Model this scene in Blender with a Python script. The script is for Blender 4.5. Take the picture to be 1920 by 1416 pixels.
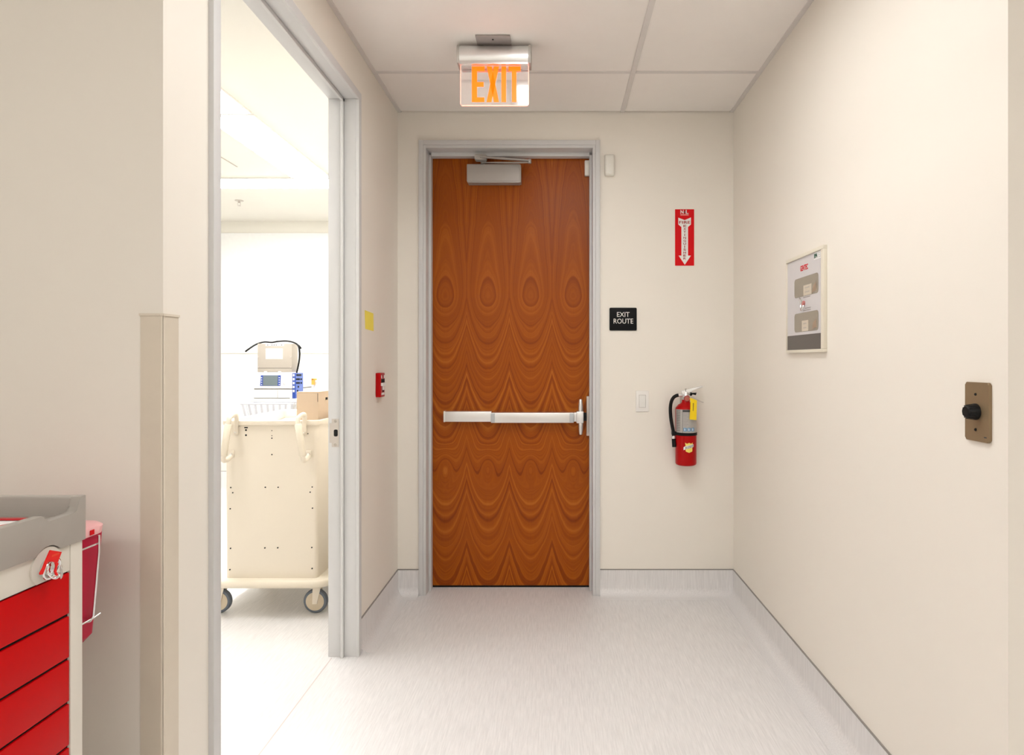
import bpy, bmesh, math, random
from mathutils import Vector, Matrix
random.seed(7)
for o in list(bpy.data.objects): bpy.data.objects.remove(o)
S = bpy.context.scene
C = S.collection
PI = math.pi

# ------------------------------------------------------------------ camera, world, exposure
EYE = 1.323
cam = bpy.data.cameras.new('camera'); camo = bpy.data.objects.new('camera', cam); C.objects.link(camo)
camo.location = (0, 0, EYE); camo.rotation_euler = (PI/2, 0, 0)
cam.sensor_width = 36; cam.lens = 22.5; cam.sensor_fit = 'HORIZONTAL'
cam.shift_x = -0.0427; cam.shift_y = -0.0172; cam.clip_start = 0.02
S.camera = camo
w = bpy.data.worlds.new('world'); S.world = w; w.use_nodes = True
w.node_tree.nodes['Background'].inputs[0].default_value = (1, 0.97, 0.93, 1)
w.node_tree.nodes['Background'].inputs[1].default_value = 0.3
S.view_settings.view_transform = 'Standard'; S.view_settings.look = 'None'
S.view_settings.gamma = 1; S.view_settings.use_curve_mapping = False
S.view_settings.exposure = 1.36
CORRIDOR_LIGHT = 4.2      # ceiling troffer over the corridor
CROSS_FILL = 3.4         # unseen fill panels added to the cross corridor where the camera stands
ROOM_LIGHT = 13.5         # linear fixtures of the bright side room

# ------------------------------------------------------------------ materials
MATS = {}
def srgb(r, g, b):
    f = lambda c: (c/255/12.92 if c/255 <= 0.04045 else ((c/255+0.055)/1.055)**2.4)
    return (f(r), f(g), f(b))
def mat(name, col, rough=0.5, metal=0.0, var=0.03, scale=30, emit=0, bump=0, coat=0, alpha=1, trans=0, spec=0.5, stretch=None, ior=1.45):
    m = bpy.data.materials.new(name); m.use_nodes = True
    nt = m.node_tree; b = nt.nodes['Principled BSDF']
    b.inputs['Roughness'].default_value = rough; b.inputs['Metallic'].default_value = metal
    b.inputs['Coat Weight'].default_value = coat; b.inputs['Coat Roughness'].default_value = 0.15
    b.inputs['Transmission Weight'].default_value = trans; b.inputs['Alpha'].default_value = alpha
    b.inputs['Specular IOR Level'].default_value = spec; b.inputs['IOR'].default_value = ior
    tc = nt.nodes.new('ShaderNodeTexCoord'); mp = nt.nodes.new('ShaderNodeMapping')
    nt.links.new(tc.outputs['Object'], mp.inputs[0])
    if stretch: mp.inputs['Scale'].default_value = stretch
    n = nt.nodes.new('ShaderNodeTexNoise'); n.inputs['Scale'].default_value = scale; n.inputs['Detail'].default_value = 4
    nt.links.new(mp.outputs[0], n.inputs['Vector'])
    mx = nt.nodes.new('ShaderNodeMix'); mx.data_type = 'RGBA'
    mx.inputs[6].default_value = (*[max(0, c*(1-var)) for c in col], 1); mx.inputs[7].default_value = (*[min(1, c*(1+var)) for c in col], 1)
    nt.links.new(n.outputs['Fac'], mx.inputs[0]); nt.links.new(mx.outputs[2], b.inputs['Base Color'])
    if emit:
        nt.links.new(mx.outputs[2], b.inputs['Emission Color']); b.inputs['Emission Strength'].default_value = emit
    if bump:
        bp = nt.nodes.new('ShaderNodeBump'); bp.inputs['Strength'].default_value = bump; bp.inputs['Distance'].default_value = 0.002
        nt.links.new(n.outputs['Fac'], bp.inputs['Height']); nt.links.new(bp.outputs[0], b.inputs['Normal'])
    MATS[name] = m
    return m
WALL = mat('painted_wall', (0.87, 0.815, 0.735), 0.55, var=0.012, scale=2.5, bump=0.0)
WALLW = mat('room_wall', (0.82, 0.79, 0.72), 0.55, var=0.01, scale=2)
TILE = mat('ceiling_tile', (0.93, 0.885, 0.84), 0.8, var=0.02, scale=9, bump=0.05)
SLAB = mat('ceiling_slab', (0.88, 0.84, 0.79), 0.8, var=0.02, scale=9)
TEE = mat('ceiling_tee', (0.74, 0.70, 0.67), 0.5, var=0.02)
FRAME = mat('grey_frame_paint', (0.66, 0.65, 0.645), 0.42, var=0.015, scale=8)
FLOORC = (0.785, 0.76, 0.752)
def streak(name, stretch):
    m = mat(name, FLOORC, 0.38, var=0.0)
    nt = m.node_tree; b = nt.nodes['Principled BSDF']
    tc = nt.nodes.new('ShaderNodeTexCoord'); mp = nt.nodes.new('ShaderNodeMapping'); mp.inputs['Scale'].default_value = stretch
    nt.links.new(tc.outputs['Object'], mp.inputs[0])
    n = nt.nodes.new('ShaderNodeTexNoise'); n.inputs['Scale'].default_value = 1; n.inputs['Detail'].default_value = 5; n.inputs['Roughness'].default_value = 0.7
    nt.links.new(mp.outputs[0], n.inputs['Vector'])
    r = nt.nodes.new('ShaderNodeValToRGB')
    r.color_ramp.elements[0].position = 0.32; r.color_ramp.elements[0].color = (*[c*0.88 for c in FLOORC], 1)
    r.color_ramp.elements[1].position = 0.62; r.color_ramp.elements[1].color = (*[c*1.04 for c in FLOORC], 1)
    nt.links.new(n.outputs['Fac'], r.inputs[0]); nt.links.new(r.outputs[0], b.inputs['Base Color'])
    return m
VINYL = streak('vinyl_floor', (190, 9, 190))
VINYLV_X = streak('vinyl_cove_across', (190, 190, 9))
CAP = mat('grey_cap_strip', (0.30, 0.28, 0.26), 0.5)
SEAM = mat('vinyl_weld', (0.62, 0.53, 0.50), 0.4)
ALU = mat('satin_aluminium', (0.78, 0.78, 0.78), 0.32, 1.0, var=0.03, scale=60, stretch=(1, 20, 20))
SILVERP = mat('silver_paint', (0.42, 0.39, 0.365), 0.42, 0.25, var=0.02)
CHROME = mat('bright_chrome', (0.8, 0.8, 0.8), 0.14, 1.0)
STEEL = mat('brushed_steel', (0.58, 0.53, 0.49), 0.4, 0.6, var=0.05)
BRASS = mat('brown_bronze_plate', (0.30, 0.215, 0.125), 0.42, 0.55, var=0.05, scale=40)
BLACK = mat('black_plastic', (0.008, 0.008, 0.008), 0.4, spec=0.2)
DARK = mat('dark_hole', (0.008, 0.008, 0.008), 0.9)
RED = mat('gloss_red', srgb(178, 2, 6), 0.3, spec=0.22)
DRAWER = mat('drawer_red', srgb(200, 0, 6), 0.45, var=0.02, spec=0.15)
SIGNRED = mat('sign_red', srgb(218, 8, 20), 0.45, spec=0.2)
WHITE = mat('white_plastic', (0.82, 0.80, 0.76), 0.4)
OFFW = mat('offwhite_enamel', (0.74, 0.69, 0.61), 0.38)
CREAM = mat('cream_plastic', (0.78, 0.70, 0.585), 0.42, var=0.015, scale=6)
CREAMD = mat('cream_platform', (0.80, 0.72, 0.59), 0.42, var=0.015, scale=6)
GREYT = mat('grey_tray_plastic', (0.40, 0.365, 0.325), 0.38, var=0.015)
PINK = mat('red_translucent_plastic', srgb(188, 16, 58), 0.35, spec=0.3)
LID = mat('pale_pink_plastic', srgb(240, 180, 180), 0.4)
PAPER = mat('white_paper', (0.85, 0.84, 0.82), 0.7)
TXTW = mat('white_print', (0.85, 0.83, 0.80), 0.5)
TXTR = mat('red_print', srgb(170, 20, 25), 0.5)
TXTK = mat('dark_print', (0.06, 0.06, 0.06), 0.5)
TXTG = mat('green_print', srgb(10, 80, 60), 0.5)
YEL = mat('yellow_card', srgb(246, 210, 10), 0.5)
NOTE = mat('yellow_note', srgb(248, 228, 96), 0.7)
SIGNK = mat('black_sign', (0.008, 0.008, 0.009), 0.5, spec=0.15)
LABEL = mat('silver_label', (0.46, 0.44, 0.42), 0.35, 0.3)
BLUEP = mat('blue_print', srgb(60, 140, 190), 0.5)
BLUE = mat('blue_plastic', srgb(48, 78, 165), 0.4)
LCD = mat('grey_screen', srgb(110, 122, 126), 0.25)
CARD = mat('cardboard', (0.60, 0.46, 0.33), 0.8, var=0.03)
PUTTY = mat('putty_metal', (0.46, 0.41, 0.35), 0.45)
LILAC = mat('panel_grey', (0.66, 0.63, 0.635), 0.35)
SMOKE = mat('smoked_window', (0.27, 0.225, 0.17), 0.12, coat=0.4)
DKGREY = mat('dark_grey_band', (0.115, 0.10, 0.09), 0.4)
TYRE = mat('grey_tyre', (0.13, 0.15, 0.18), 0.6)
ORANGE = mat('orange_plastic', srgb(235, 170, 80), 0.5)
SENSOR = mat('white_sensor', (0.80, 0.77, 0.70), 0.3)
SHIELDY = mat('shield_yellow', srgb(245, 225, 110), 0.4)
def lamp_mat(name, col, s):
    m = mat(name, col, 0.5, var=0.0, emit=s); return m
L_COR = lamp_mat('troffer_diffuser', (0.985, 1.0, 1.0), CORRIDOR_LIGHT)
L_CROSS_FILL = lamp_mat('cross_fill_panel', (0.985, 1.0, 1.0), CROSS_FILL)
L_ROOM = lamp_mat('linear_diffuser', (0.99, 1.0, 1.0), ROOM_LIGHT)
EXITO = mat('lit_orange_letter', srgb(255, 92, 8), 0.4, var=0.12, scale=14, emit=0.85)
EXITEDGE = mat('lit_edge', srgb(255, 150, 130), 0.4, emit=0.9)
MIRROR = mat('mirrored_acrylic', (0.95, 0.90, 0.89), 0.07, 0.85)

def wood_mat():
    m = bpy.data.materials.new('bookmatched_veneer'); m.use_nodes = True
    nt = m.node_tree; b = nt.nodes['Principled BSDF']
    N = nt.nodes.new; Lk = nt.links.new
    def val(v):
        n = N('ShaderNodeValue'); n.outputs[0].default_value = v; return n.outputs[0]
    def M(op, a, b_=None, c_=None):
        n = N('ShaderNodeMath'); n.operation = op
        for i, x in enumerate((a, b_, c_)):
            if x is None: continue
            if isinstance(x, (int, float)): n.inputs[i].default_value = x
            else: Lk(x, n.inputs[i])
        return n.outputs[0]
    tc = N('ShaderNodeTexCoord'); sp = N('ShaderNodeSeparateXYZ'); Lk(tc.outputs['Object'], sp.inputs[0])
    X, Z = sp.outputs[0], sp.outputs[2]
    HW = 0.124
    pp = M('PINGPONG', M('ADD', X, 0.0097+HW*8), HW)           # 0 at the peaks, HW at the eyes
    # organic warp, mirrored with the leaves
    cv = N('ShaderNodeCombineXYZ'); Lk(pp, cv.inputs[0]); Lk(Z, cv.inputs[2])
    nz = N('ShaderNodeTexNoise'); nz.inputs['Scale'].default_value = 5.0; nz.inputs['Detail'].default_value = 2.5; Lk(cv.outputs[0], nz.inputs['Vector'])
    wv = N('ShaderNodeTexNoise'); wv.inputs['Scale'].default_value = 2.2; wv.inputs['Detail'].default_value = 1; Lk(tc.outputs['Object'], wv.inputs['Vector'])
    c = M('DIVIDE', M('SUBTRACT', HW, pp), HW)
    cp = M('MULTIPLY', M('POWER', M('MAXIMUM', c, 0.0001), 2.0), 0.24)
    warp = M('ADD', M('MULTIPLY', M('SUBTRACT', nz.outputs['Fac'], 0.5), 0.075), M('MULTIPLY', M('SUBTRACT', wv.outputs['Fac'], 0.5), 0.06))
    zz = M('SUBTRACT', 1.70, Z)
    sl = M('ADD', M('MULTIPLY', M('GREATER_THAN', zz, 0.0), 0.80), 0.20)   # long flames above the eyes, scallops below
    zs = M('MULTIPLY', zz, sl)
    base = M('ADD', M('SQRT', M('ADD', M('MULTIPLY', zs, zs), 0.0006)), cp)
    def eye(ze, hz, hc, amp):
        a = M('DIVIDE', M('SUBTRACT', Z, ze), hz); b_ = M('DIVIDE', c, hc)
        return M('MULTIPLY', M('EXPONENT', M('MULTIPLY', M('ADD', M('MULTIPLY', a, a), M('MULTIPLY', b_, b_)), -1.0)), amp)
    ph = M('ADD', M('ADD', base, warp), M('ADD', eye(1.70, 0.10, 0.55, -0.13), eye(0.703, 0.10, 0.38, 0.22)))
    r1 = N('ShaderNodeTexNoise'); r1.noise_dimensions = '1D'; Lk(M('MULTIPLY', ph, 20.0), r1.inputs['W']); r1.inputs['Scale'].default_value = 1; r1.inputs['Detail'].default_value = 4; r1.inputs['Roughness'].default_value = 0.62
    # fine pores along the height
    mp = N('ShaderNodeMapping'); mp.inputs['Scale'].default_value = (420, 420, 9); Lk(tc.outputs['Object'], mp.inputs[0])
    g = N('ShaderNodeTexNoise'); g.inputs['Scale'].default_value = 1; g.inputs['Detail'].default_value = 3; Lk(mp.outputs[0], g.inputs['Vector'])
    f = M('ADD', M('MULTIPLY', r1.outputs['Fac'], 0.86), M('MULTIPLY', g.outputs['Fac'], 0.14))
    f = M('ADD', f, M('MULTIPLY', M('SUBTRACT', wv.outputs['Fac'], 0.5), 0.10))
    ramp = N('ShaderNodeValToRGB'); e = ramp.color_ramp.elements
    e[0].position = 0.22; e[0].color = (*srgb(112, 42, 0), 1)
    e[1].position = 0.82; e[1].color = (*srgb(192, 110, 28), 1)
    k = e.new(0.42); k.color = (*srgb(148, 68, 1), 1)
    k = e.new(0.56); k.color = (*srgb(164, 82, 4), 1)
    Lk(f, ramp.inputs[0]); Lk(ramp.outputs[0], b.inputs['Base Color'])
    b.inputs['Roughness'].default_value = 0.36; b.inputs['Specular IOR Level'].default_value = 0.2
    return m
WOOD = wood_mat()

# ------------------------------------------------------------------ mesh helpers
class MB:
    def __init__(s): s.bm = bmesh.new()
    def box(s, x0, x1, y0, y1, z0, z1, bev=0, seg=2):
        t = bmesh.new()
        vs = [t.verts.new((x, y, z)) for x in (x0, x1) for y in (y0, y1) for z in (z0, z1)]
        for q in ((0,1,3,2),(4,6,7,5),(0,4,5,1),(2,3,7,6),(0,2,6,4),(1,5,7,3)): t.faces.new([vs[i] for i in q])
        if bev: bmesh.ops.bevel(t, geom=t.edges[:], offset=bev, segments=seg, profile=0.6, affect='EDGES')
        return s._merge(t)
    def _merge(s, t, M=None):
        if M is not None: bmesh.ops.transform(t, matrix=M, verts=t.verts)
        me = bpy.data.meshes.new('tmp'); t.to_mesh(me); t.free(); s.bm.from_mesh(me); bpy.data.meshes.remove(me); return s
    def cyl(s, p0, p1, r0, r1=None, n=24, caps=True):
        r1 = r0 if r1 is None else r1
        p0, p1 = Vector(p0), Vector(p1); d = p1-p0
        q = d.to_track_quat('Z', 'Y'); t = s.bm
        a = [t.verts.new(p0+q@Vector((r0*math.cos(2*PI*i/n), r0*math.sin(2*PI*i/n), 0))) for i in range(n)]
        b = [t.verts.new(p1+q@Vector((r1*math.cos(2*PI*i/n), r1*math.sin(2*PI*i/n), 0))) for i in range(n)]
        for i in range(n): t.faces.new([a[i], a[(i+1)%n], b[(i+1)%n], b[i]])
        if caps: t.faces.new(a[::-1]); t.faces.new(b)
        return s
    def tube(s, pts, r, n=10, closed=False):
        pts = [Vector(p) for p in pts]; t = s.bm; rings = []; N = len(pts)
        ref = None
        for i, p in enumerate(pts):
            if closed: d = pts[(i+1)%N]-pts[i-1]
            else: d = pts[min(i+1, N-1)]-pts[max(i-1, 0)]
            d.normalize()
            if ref is None: ref = d.orthogonal().normalized()
            ref = (ref-d*ref.dot(d)).normalized(); bn = d.cross(ref)
            rr = r[i] if isinstance(r, (list, tuple)) else r
            rings.append([t.verts.new(p+ref*rr*math.cos(2*PI*k/n)+bn*rr*math.sin(2*PI*k/n)) for k in range(n)])
        for i in range(N if closed else N-1):
            a, b = rings[i], rings[(i+1)%N]
            for k in range(n): t.faces.new([a[k], a[(k+1)%n], b[(k+1)%n], b[k]])
        if not closed: t.faces.new(rings[0][::-1]); t.faces.new(rings[-1])
        return s
    def lathe(s, prof, c=(0,0,0), n=40, axis='Z'):
        t = s.bm; rings = []
        for r, h in prof:
            ring = []
            for i in range(n):
                a = 2*PI*i/n; v = (r*math.cos(a), r*math.sin(a), h)
                if axis == 'X': v = (h, r*math.cos(a), r*math.sin(a))
                if axis == 'Y': v = (r*math.sin(a), h, r*math.cos(a))
                ring.append(t.verts.new((v[0]+c[0], v[1]+c[1], v[2]+c[2])))
            rings.append(ring)
        for a, b in zip(rings, rings[1:]):
            for i in range(n): t.faces.new([a[i], a[(i+1)%n], b[(i+1)%n], b[i]])
        t.faces.new(rings[0][::-1]); t.faces.new(rings[-1])
        return s
    def prism(s, poly, f, d0, d1, bev=0, seg=2):
        """poly: 2D outline; f(u, v, d) -> xyz"""
        t = bmesh.new(); n = len(poly)
        a = [t.verts.new(f(u, v, d0)) for u, v in poly]; b = [t.verts.new(f(u, v, d1)) for u, v in poly]
        t.faces.new(a[::-1]); t.faces.new(b)
        for i in range(n): t.faces.new([a[i], a[(i+1)%n], b[(i+1)%n], b[i]])
        if bev: bmesh.ops.bevel(t, geom=t.edges[:], offset=bev, segments=seg, profile=0.6, affect='EDGES')
        return s._merge(t)
    def cyl_patch(s, cx, cy, r, a0, a1, z0, z1, n=14, th=0.0006):
        """curved sheet on a vertical cylinder; angle 0 faces -Y, positive towards +X"""
        t = s.bm; g = []
        for rr in (r, r+th):
            g.append([[t.verts.new((cx+rr*math.sin(a0+(a1-a0)*i/n), cy-rr*math.cos(a0+(a1-a0)*i/n), z)) for z in (z0, z1)] for i in range(n+1)])
        for i in range(n):
            t.faces.new([g[1][i][0], g[1][i+1][0], g[1][i+1][1], g[1][i][1]])
            t.faces.new([g[0][i][0], g[0][i][1], g[0][i+1][1], g[0][i+1][0]])
            for k in (0, 1): t.faces.new([g[0][i][k], g[0][i+1][k], g[1][i+1][k], g[1][i][k]])
        for i in (0, n): t.faces.new([g[0][i][0], g[1][i][0], g[1][i][1], g[0][i][1]])
        return s
    def curved(s, poly, f, d0, d1, cuts=5):
        t = bmesh.new(); t.faces.new([t.verts.new((u, v, 0)) for u, v in poly])
        bmesh.ops.triangulate(t, faces=t.faces[:]); bmesh.ops.subdivide_edges(t, edges=t.edges[:], cuts=cuts, use_grid_fill=True)
        ext = bmesh.ops.extrude_face_region(t, geom=t.faces[:]); top = {v for v in ext['geom'] if isinstance(v, bmesh.types.BMVert)}
        for v in t.verts: v.co = f(v.co.x, v.co.y, d1 if v in top else d0)
        return s._merge(t)
    def build(s, name, m, parent=None, smooth=40, loc=None):
        bmesh.ops.recalc_face_normals(s.bm, faces=s.bm.faces)
        org = Vector(loc) if loc is not None else (ORG[parent.name] if parent else Vector((0, 0, 0)))
        bmesh.ops.translate(s.bm, verts=s.bm.verts, vec=-org)
        me = bpy.data.meshes.new(name); s.bm.to_mesh(me); s.bm.free()
        if smooth:
            me.shade_smooth(); me.set_sharp_from_angle(angle=math.radians(smooth))
        me.materials.append(m)
        o = bpy.data.objects.new(name, me); C.objects.link(o)
        if parent: o.parent = parent
        else: o.location = org
        ORG[o.name] = org
        return o
ORG = {}
def empty(name, loc):
    o = bpy.data.objects.new(name, None); C.objects.link(o); o.location = loc; o.empty_display_size = 0.05
    ORG[o.name] = Vector(loc); return o
def tag(o, label=None, cat=None, group=None, kind=None):
    if label: o['label'] = label
    if cat: o['category'] = cat
    if group: o['group'] = group
    if kind: o['kind'] = kind
    return o
def thing(name, loc, label, cat, group=None): return tag(empty(name, loc), label, cat, group)
def struct(name, mb, m, smooth=30): return tag(mb.build(name, m, None, smooth), kind='structure')
def rrect(u0, u1, v0, v1, r, n=5):
    out = []
    for cx, cy, a in ((u1-r, v1-r, 0), (u0+r, v1-r, PI/2), (u0+r, v0+r, PI), (u1-r, v0+r, 1.5*PI)):
        for i in range(n+1): out.append((cx+r*math.cos(a+PI/2*i/n), cy+r*math.sin(a+PI/2*i/n)))
    return out
def text(body, name, m, parent, fmap, u0, u1, v0, v1, bold=0.0, th=0.0008):
    """flat lettering fitted to the box u0..u1 x v0..v1; fmap(u, v, d) -> xyz"""
    cu = bpy.data.curves.new('t', 'FONT'); cu.body = body; cu.size = 1; cu.offset = bold; cu.resolution_u = 3; cu.align_x = 'CENTER'
    to = bpy.data.objects.new('t', cu); C.objects.link(to)
    dg = bpy.context.evaluated_depsgraph_get(); me = bpy.data.meshes.new_from_object(to.evaluated_get(dg))
    bpy.data.objects.remove(to); bpy.data.curves.remove(cu)
    bm = bmesh.new(); bm.from_mesh(me); bpy.data.meshes.remove(me)
    xs = [v.co.x for v in bm.verts]; ys = [v.co.y for v in bm.verts]
    a, b, c, d = min(xs), max(xs), min(ys), max(ys)
    ext = bmesh.ops.extrude_face_region(bm, geom=bm.faces[:])
    top = {v for v in ext['geom'] if isinstance(v, bmesh.types.BMVert)}
    for v in bm.verts:
        u = u0+(v.co.x-a)/(b-a)*(u1-u0); vv = v0+(v.co.y-c)/(d-c)*(v1-v0)
        v.co = fmap(u, vv, th if v in top else 0.0)
    mb = MB(); mb.bm.free(); mb.bm = bm
    return mb.build(name, m, parent, smooth=0)
XZ = lambda y0: (lambda u, v, d: (u, y0-d, v))          # on a surface that faces -Y
YZr = lambda x0: (lambda u, v, d: (x0-d, u, v))         # on a surface that faces -X (u runs along Y)
YZl = lambda x0: (lambda u, v, d: (x0+d, u, v))         # on a surface that faces +X

# ------------------------------------------------------------------ the setting
XL, XR, YB, ZC = -0.889, 1.0, 3.60, 2.718
YNL, YNR = 1.449, 1.415
WT = 0.12
CX0, CX1, CY0 = -2.6, 2.6, -1.9                         # the cross corridor
RX0, RY0, RY1 = -4.6, 1.60, 6.45                        # the side room
struct('floor', MB().box(RX0-0.1, CX1+0.1, CY0-0.1, RY1+0.1, -0.08, 0.0), VINYL)
ceiling = struct('ceiling', MB().box(CX0, CX1, CY0, 1.265, ZC, ZC+0.1).box(CX0, -0.235, 1.265, 1.44, ZC, ZC+0.1).box(0.375, CX1, 1.265, 1.44, ZC, ZC+0.1)
    .box(XL-WT, XR+0.1, 1.44, YB+0.1, ZC+0.1, ZC+0.16).box(-0.235, 0.375, 1.265, 1.44, ZC+0.1, ZC+0.16), SLAB)
struct('ceiling_room', MB().box(RX0, XL-0.05, RY0-0.1, RY1, ZC, ZC+0.08), WALLW)
# left wall with the opening to the side room
OY0, OY1, OZ = 1.655, 2.868, 2.505
wl = MB()
wl.box(XL-WT, XL, YNL, OY0, 0, ZC+0.05).box(XL-WT, XL, OY1, YB+0.15, 0, ZC+0.05).box(XL-WT, XL, OY0, OY1, OZ, ZC+0.05)
struct('wall_left', wl, WALL)
struct('wall_right', MB().box(XR, XR+0.12, YNR, YB+0.15, 0, ZC+0.05), WALL)
wb = MB(); DX0, DX1, DZ = -0.745, 0.230, 2.53
wb.box(XL, DX0, YB, YB+WT, 0, ZC+0.05).box(DX1, XR, YB, YB+WT, 0, ZC+0.05).box(DX0, DX1, YB, YB+WT, DZ, ZC+0.05)
struct('wall_back', wb, WALL)
struct('wall_near_left', MB().box(CX0, XL-WT, YNL, YNL+0.12, 0, ZC+0.05), WALL)
struct('wall_near_right', MB().box(XR+0.12, CX1, YNR, YNR+0.12, 0, ZC+0.05), WALL)
struct('wall_rear', MB().box(CX0, CX1, CY0-0.1, CY0, 0, ZC+0.05), WALL)
struct('wall_cross_left', MB().box(CX0-0.1, CX0, CY0, YNL, 0, ZC+0.05), WALL)
struct('wall_cross_right', MB().box(CX1, CX1+0.1, CY0, YNR, 0, ZC+0.05), WALL)
struct('wall_room_far', MB().box(RX0, XL-0.05, RY1, RY1+0.1, 0, ZC+0.05), WALLW)
struct('wall_room_left', MB().box(RX0-0.1, RX0, RY0-0.1, RY1, 0, ZC+0.05), WALLW)
struct('wall_room_right', MB().box(XL-WT, XL-0.05, YB+0.15, RY1, 0, ZC+0.05), WALLW)
struct('wall_room_near', MB().box(RX0, XL-WT, RY0-0.03, RY0, 0, ZC+0.05), WALLW)
struct('wall_room_panel', MB().box(-4.4, -1.5, RY1-0.012, RY1, 1.39, 2.60, 0.002), mat('white_board', (0.86, 0.86, 0.85), 0.35))
# ceiling tiles and grid
TX = 0.375; tx = [XL+0.02, TX, XR-0.02]; ty = [3.59, 3.10, 2.452, 1.860, 1.44]
LX0, LX1, LY0, LY1 = -0.235, 0.375, 1.265, 2.452
for i in range(2):
    for j in range(4):
        x0, x1, y0, y1 = tx[i]+0.002, tx[i+1]-0.002, ty[j+1]+0.002, ty[j]-0.002
        if i == 0 and j >= 2: x1 = LX0-0.002
        MB().box(x0, x1, y0, y1, ZC, ZC+0.014).build('ceiling_tile', TILE, ceiling, 0)
g = lambda *a: MB().box(*a, 0.0008, 1).build('grid_tee', TEE, ceiling, 0)
g(TX-0.0125, TX+0.0125, 1.44, 3.595, ZC-0.004, ZC+0.01)
for j, y in enumerate(ty[1:4]):
    g(tx[0], (TX if j < 1 else TX)-0.013, y-0.0115, y+0.0115, ZC-0.0035, ZC+0.01) if j < 2 else g(tx[0], LX0-0.013, y-0.0115, y+0.0115, ZC-0.0035, ZC+0.01)
    g(TX+0.013, tx[2], y-0.0115, y+0.0115, ZC-0.0035, ZC+0.01)
g(LX0-0.0125, LX0+0.0125, 1.44, 2.440, ZC-0.004, ZC+0.01)
WANG = lambda *a: MB().box(*a, 0.0008, 1).build('wall_angle', TEE, ceiling, 0)
WANG(XL, XL+0.022, YNL, YB, ZC-0.003, ZC+0.012); WANG(XR-0.022, XR, YNR, YB, ZC-0.003, ZC+0.012)
# coved vinyl skirting
def cove(name, p0, p1, nrm, h=0.142):
    p0, p1, nrm = Vector(p0), Vector(p1), Vector(nrm)
    prof = [(0, 0), (0, h), (0.004, h)]
    R = 0.045
    for i in range(9):
        a = PI/2*i/8
        prof.append((0.004+R*(1-math.cos(a)), 0.0015+R*(1-math.sin(a))))
    prof.append((0.075, 0.0012)); prof.append((0.075, 0))
    mb = MB(); mb.prism(prof, lambda u, v, d: tuple(p0+(p1-p0)*d+nrm*u+Vector((0, 0, v))), 0, 1)
    b = struct(name, mb, VINYLV_X, 50)
    q = MB(); q.prism([(0, h), (0.0052, h), (0.0052, h+0.005), (0, h+0.005)], lambda u, v, d: tuple(p0+(p1-p0)*d+nrm*u+Vector((0, 0, v))), 0, 1)
    q.build('cap_strip', CAP, b, 0)
cove('baseboard_left', (XL, 2.886, 0), (XL, YB, 0), (1, 0, 0))
cove('baseboard_back', (0.249, YB, 0), (XR, YB, 0), (0, -1, 0))
cove('baseboard_back_left', (XL, YB, 0), (-0.769, YB, 0), (0, -1, 0))
cove('baseboard_right', (XR, YNR, 0), (XR, YB, 0), (-1, 0, 0))
cove('baseboard_room_far', (RX0, RY1, 0), (XL-WT, RY1, 0), (0, -1, 0), 0.2)
struct('trim_3', MB().box(-0.996, -0.992, 1.70, 2.84, 0, 0.0006), SEAM)

# frame of the wooden door, set in the back wall
t1 = tag(empty('trim_1', (-0.26, YB, 0)), kind='structure')
def bframe(nm, sx):   # a jamb, mirrored about the middle of the door
    f = lambda x: -0.26+sx*x
    B = lambda mb, a, b, *r: mb.box(min(f(a), f(b)), max(f(a), f(b)), *r)
    mb = MB(); B(mb, 0.509, 0.484, 3.586, 3.66, 0, 2.556, 0.0015); B(mb, 0.4838, 0.4675, 3.5885, 3.74, 0, 2.5283, 0.0015)
    mb.build(nm, FRAME, t1)
    mb = MB(); B(mb, 0.4675, 0.4535, 3.664, 3.714, 0, 2.497, 0.0015); mb.build('door_stop', FRAME, t1)
bframe('jamb', -1); bframe('jamb', 1)
MB().box(-0.26-0.4838, -0.26+0.4838, 3.586, 3.66, 2.5285, 2.556, 0.0015).box(-0.26-0.4675, -0.26+0.4675, 3.5885, 3.74, 2.512, 2.528, 0.0015).build('head', FRAME, t1)
MB().box(-0.26-0.453, -0.26+0.453, 3.664, 3.714, 2.490, 2.512, 0.0015).build('head_stop', FRAME, t1)
# frame of the opening to the side room
t2 = tag(empty('trim_2', (XL, 2.26, 0)), kind='structure')
def sframe(y, s):     # y: inner edge, s: +1 for the far jamb
    q = lambda a, b: (min(y+s*a, y+s*b), max(y+s*a, y+s*b))
    mb = MB()
    mb.box(XL-0.001, -0.875, *q(0, 0.036), 0, 2.485, 0.0015)
    mb.box(-0.942, XL-0.001, *q(0.003, 0.022), 0, 2.487, 0.001)
    mb.box(-1.0135, -0.957, *q(0.003, 0.022), 0, 2.487, 0.001)
    mb.box(-1.0135, -1.0085, *q(0.023, 0.05), 0, 2.52, 0.001)
    mb.build('jamb', FRAME, t2)
    mb = MB(); mb.box(-0.954, -0.9425, *q(-0.013, 0.02), 0, 2.487, 0.0015); mb.build('door_stop', FRAME, t2)
    MB().box(-0.9585, -0.9545, *q(0.0015, 0.01), 0.01, 2.47).build('stop_shade_line', CAP, t2, 0)  # dark strip that paints the shade line along the stop
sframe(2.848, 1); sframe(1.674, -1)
MB().box(XL-0.001, -0.875, 1.638, 2.884, 2.4852, 2.52, 0.0015).box(-0.942, XL-0.001, 1.66, 2.865, 2.487, 2.505, 0.001).box(-1.0135, -0.957, 1.66, 2.865, 2.487, 2.505, 0.001).build('head', FRAME, t2)
MB().box(-0.954, -0.9425, 1.661, 2.861, 2.472, 2.503, 0.0015).build('head_stop', FRAME, t2)
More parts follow.
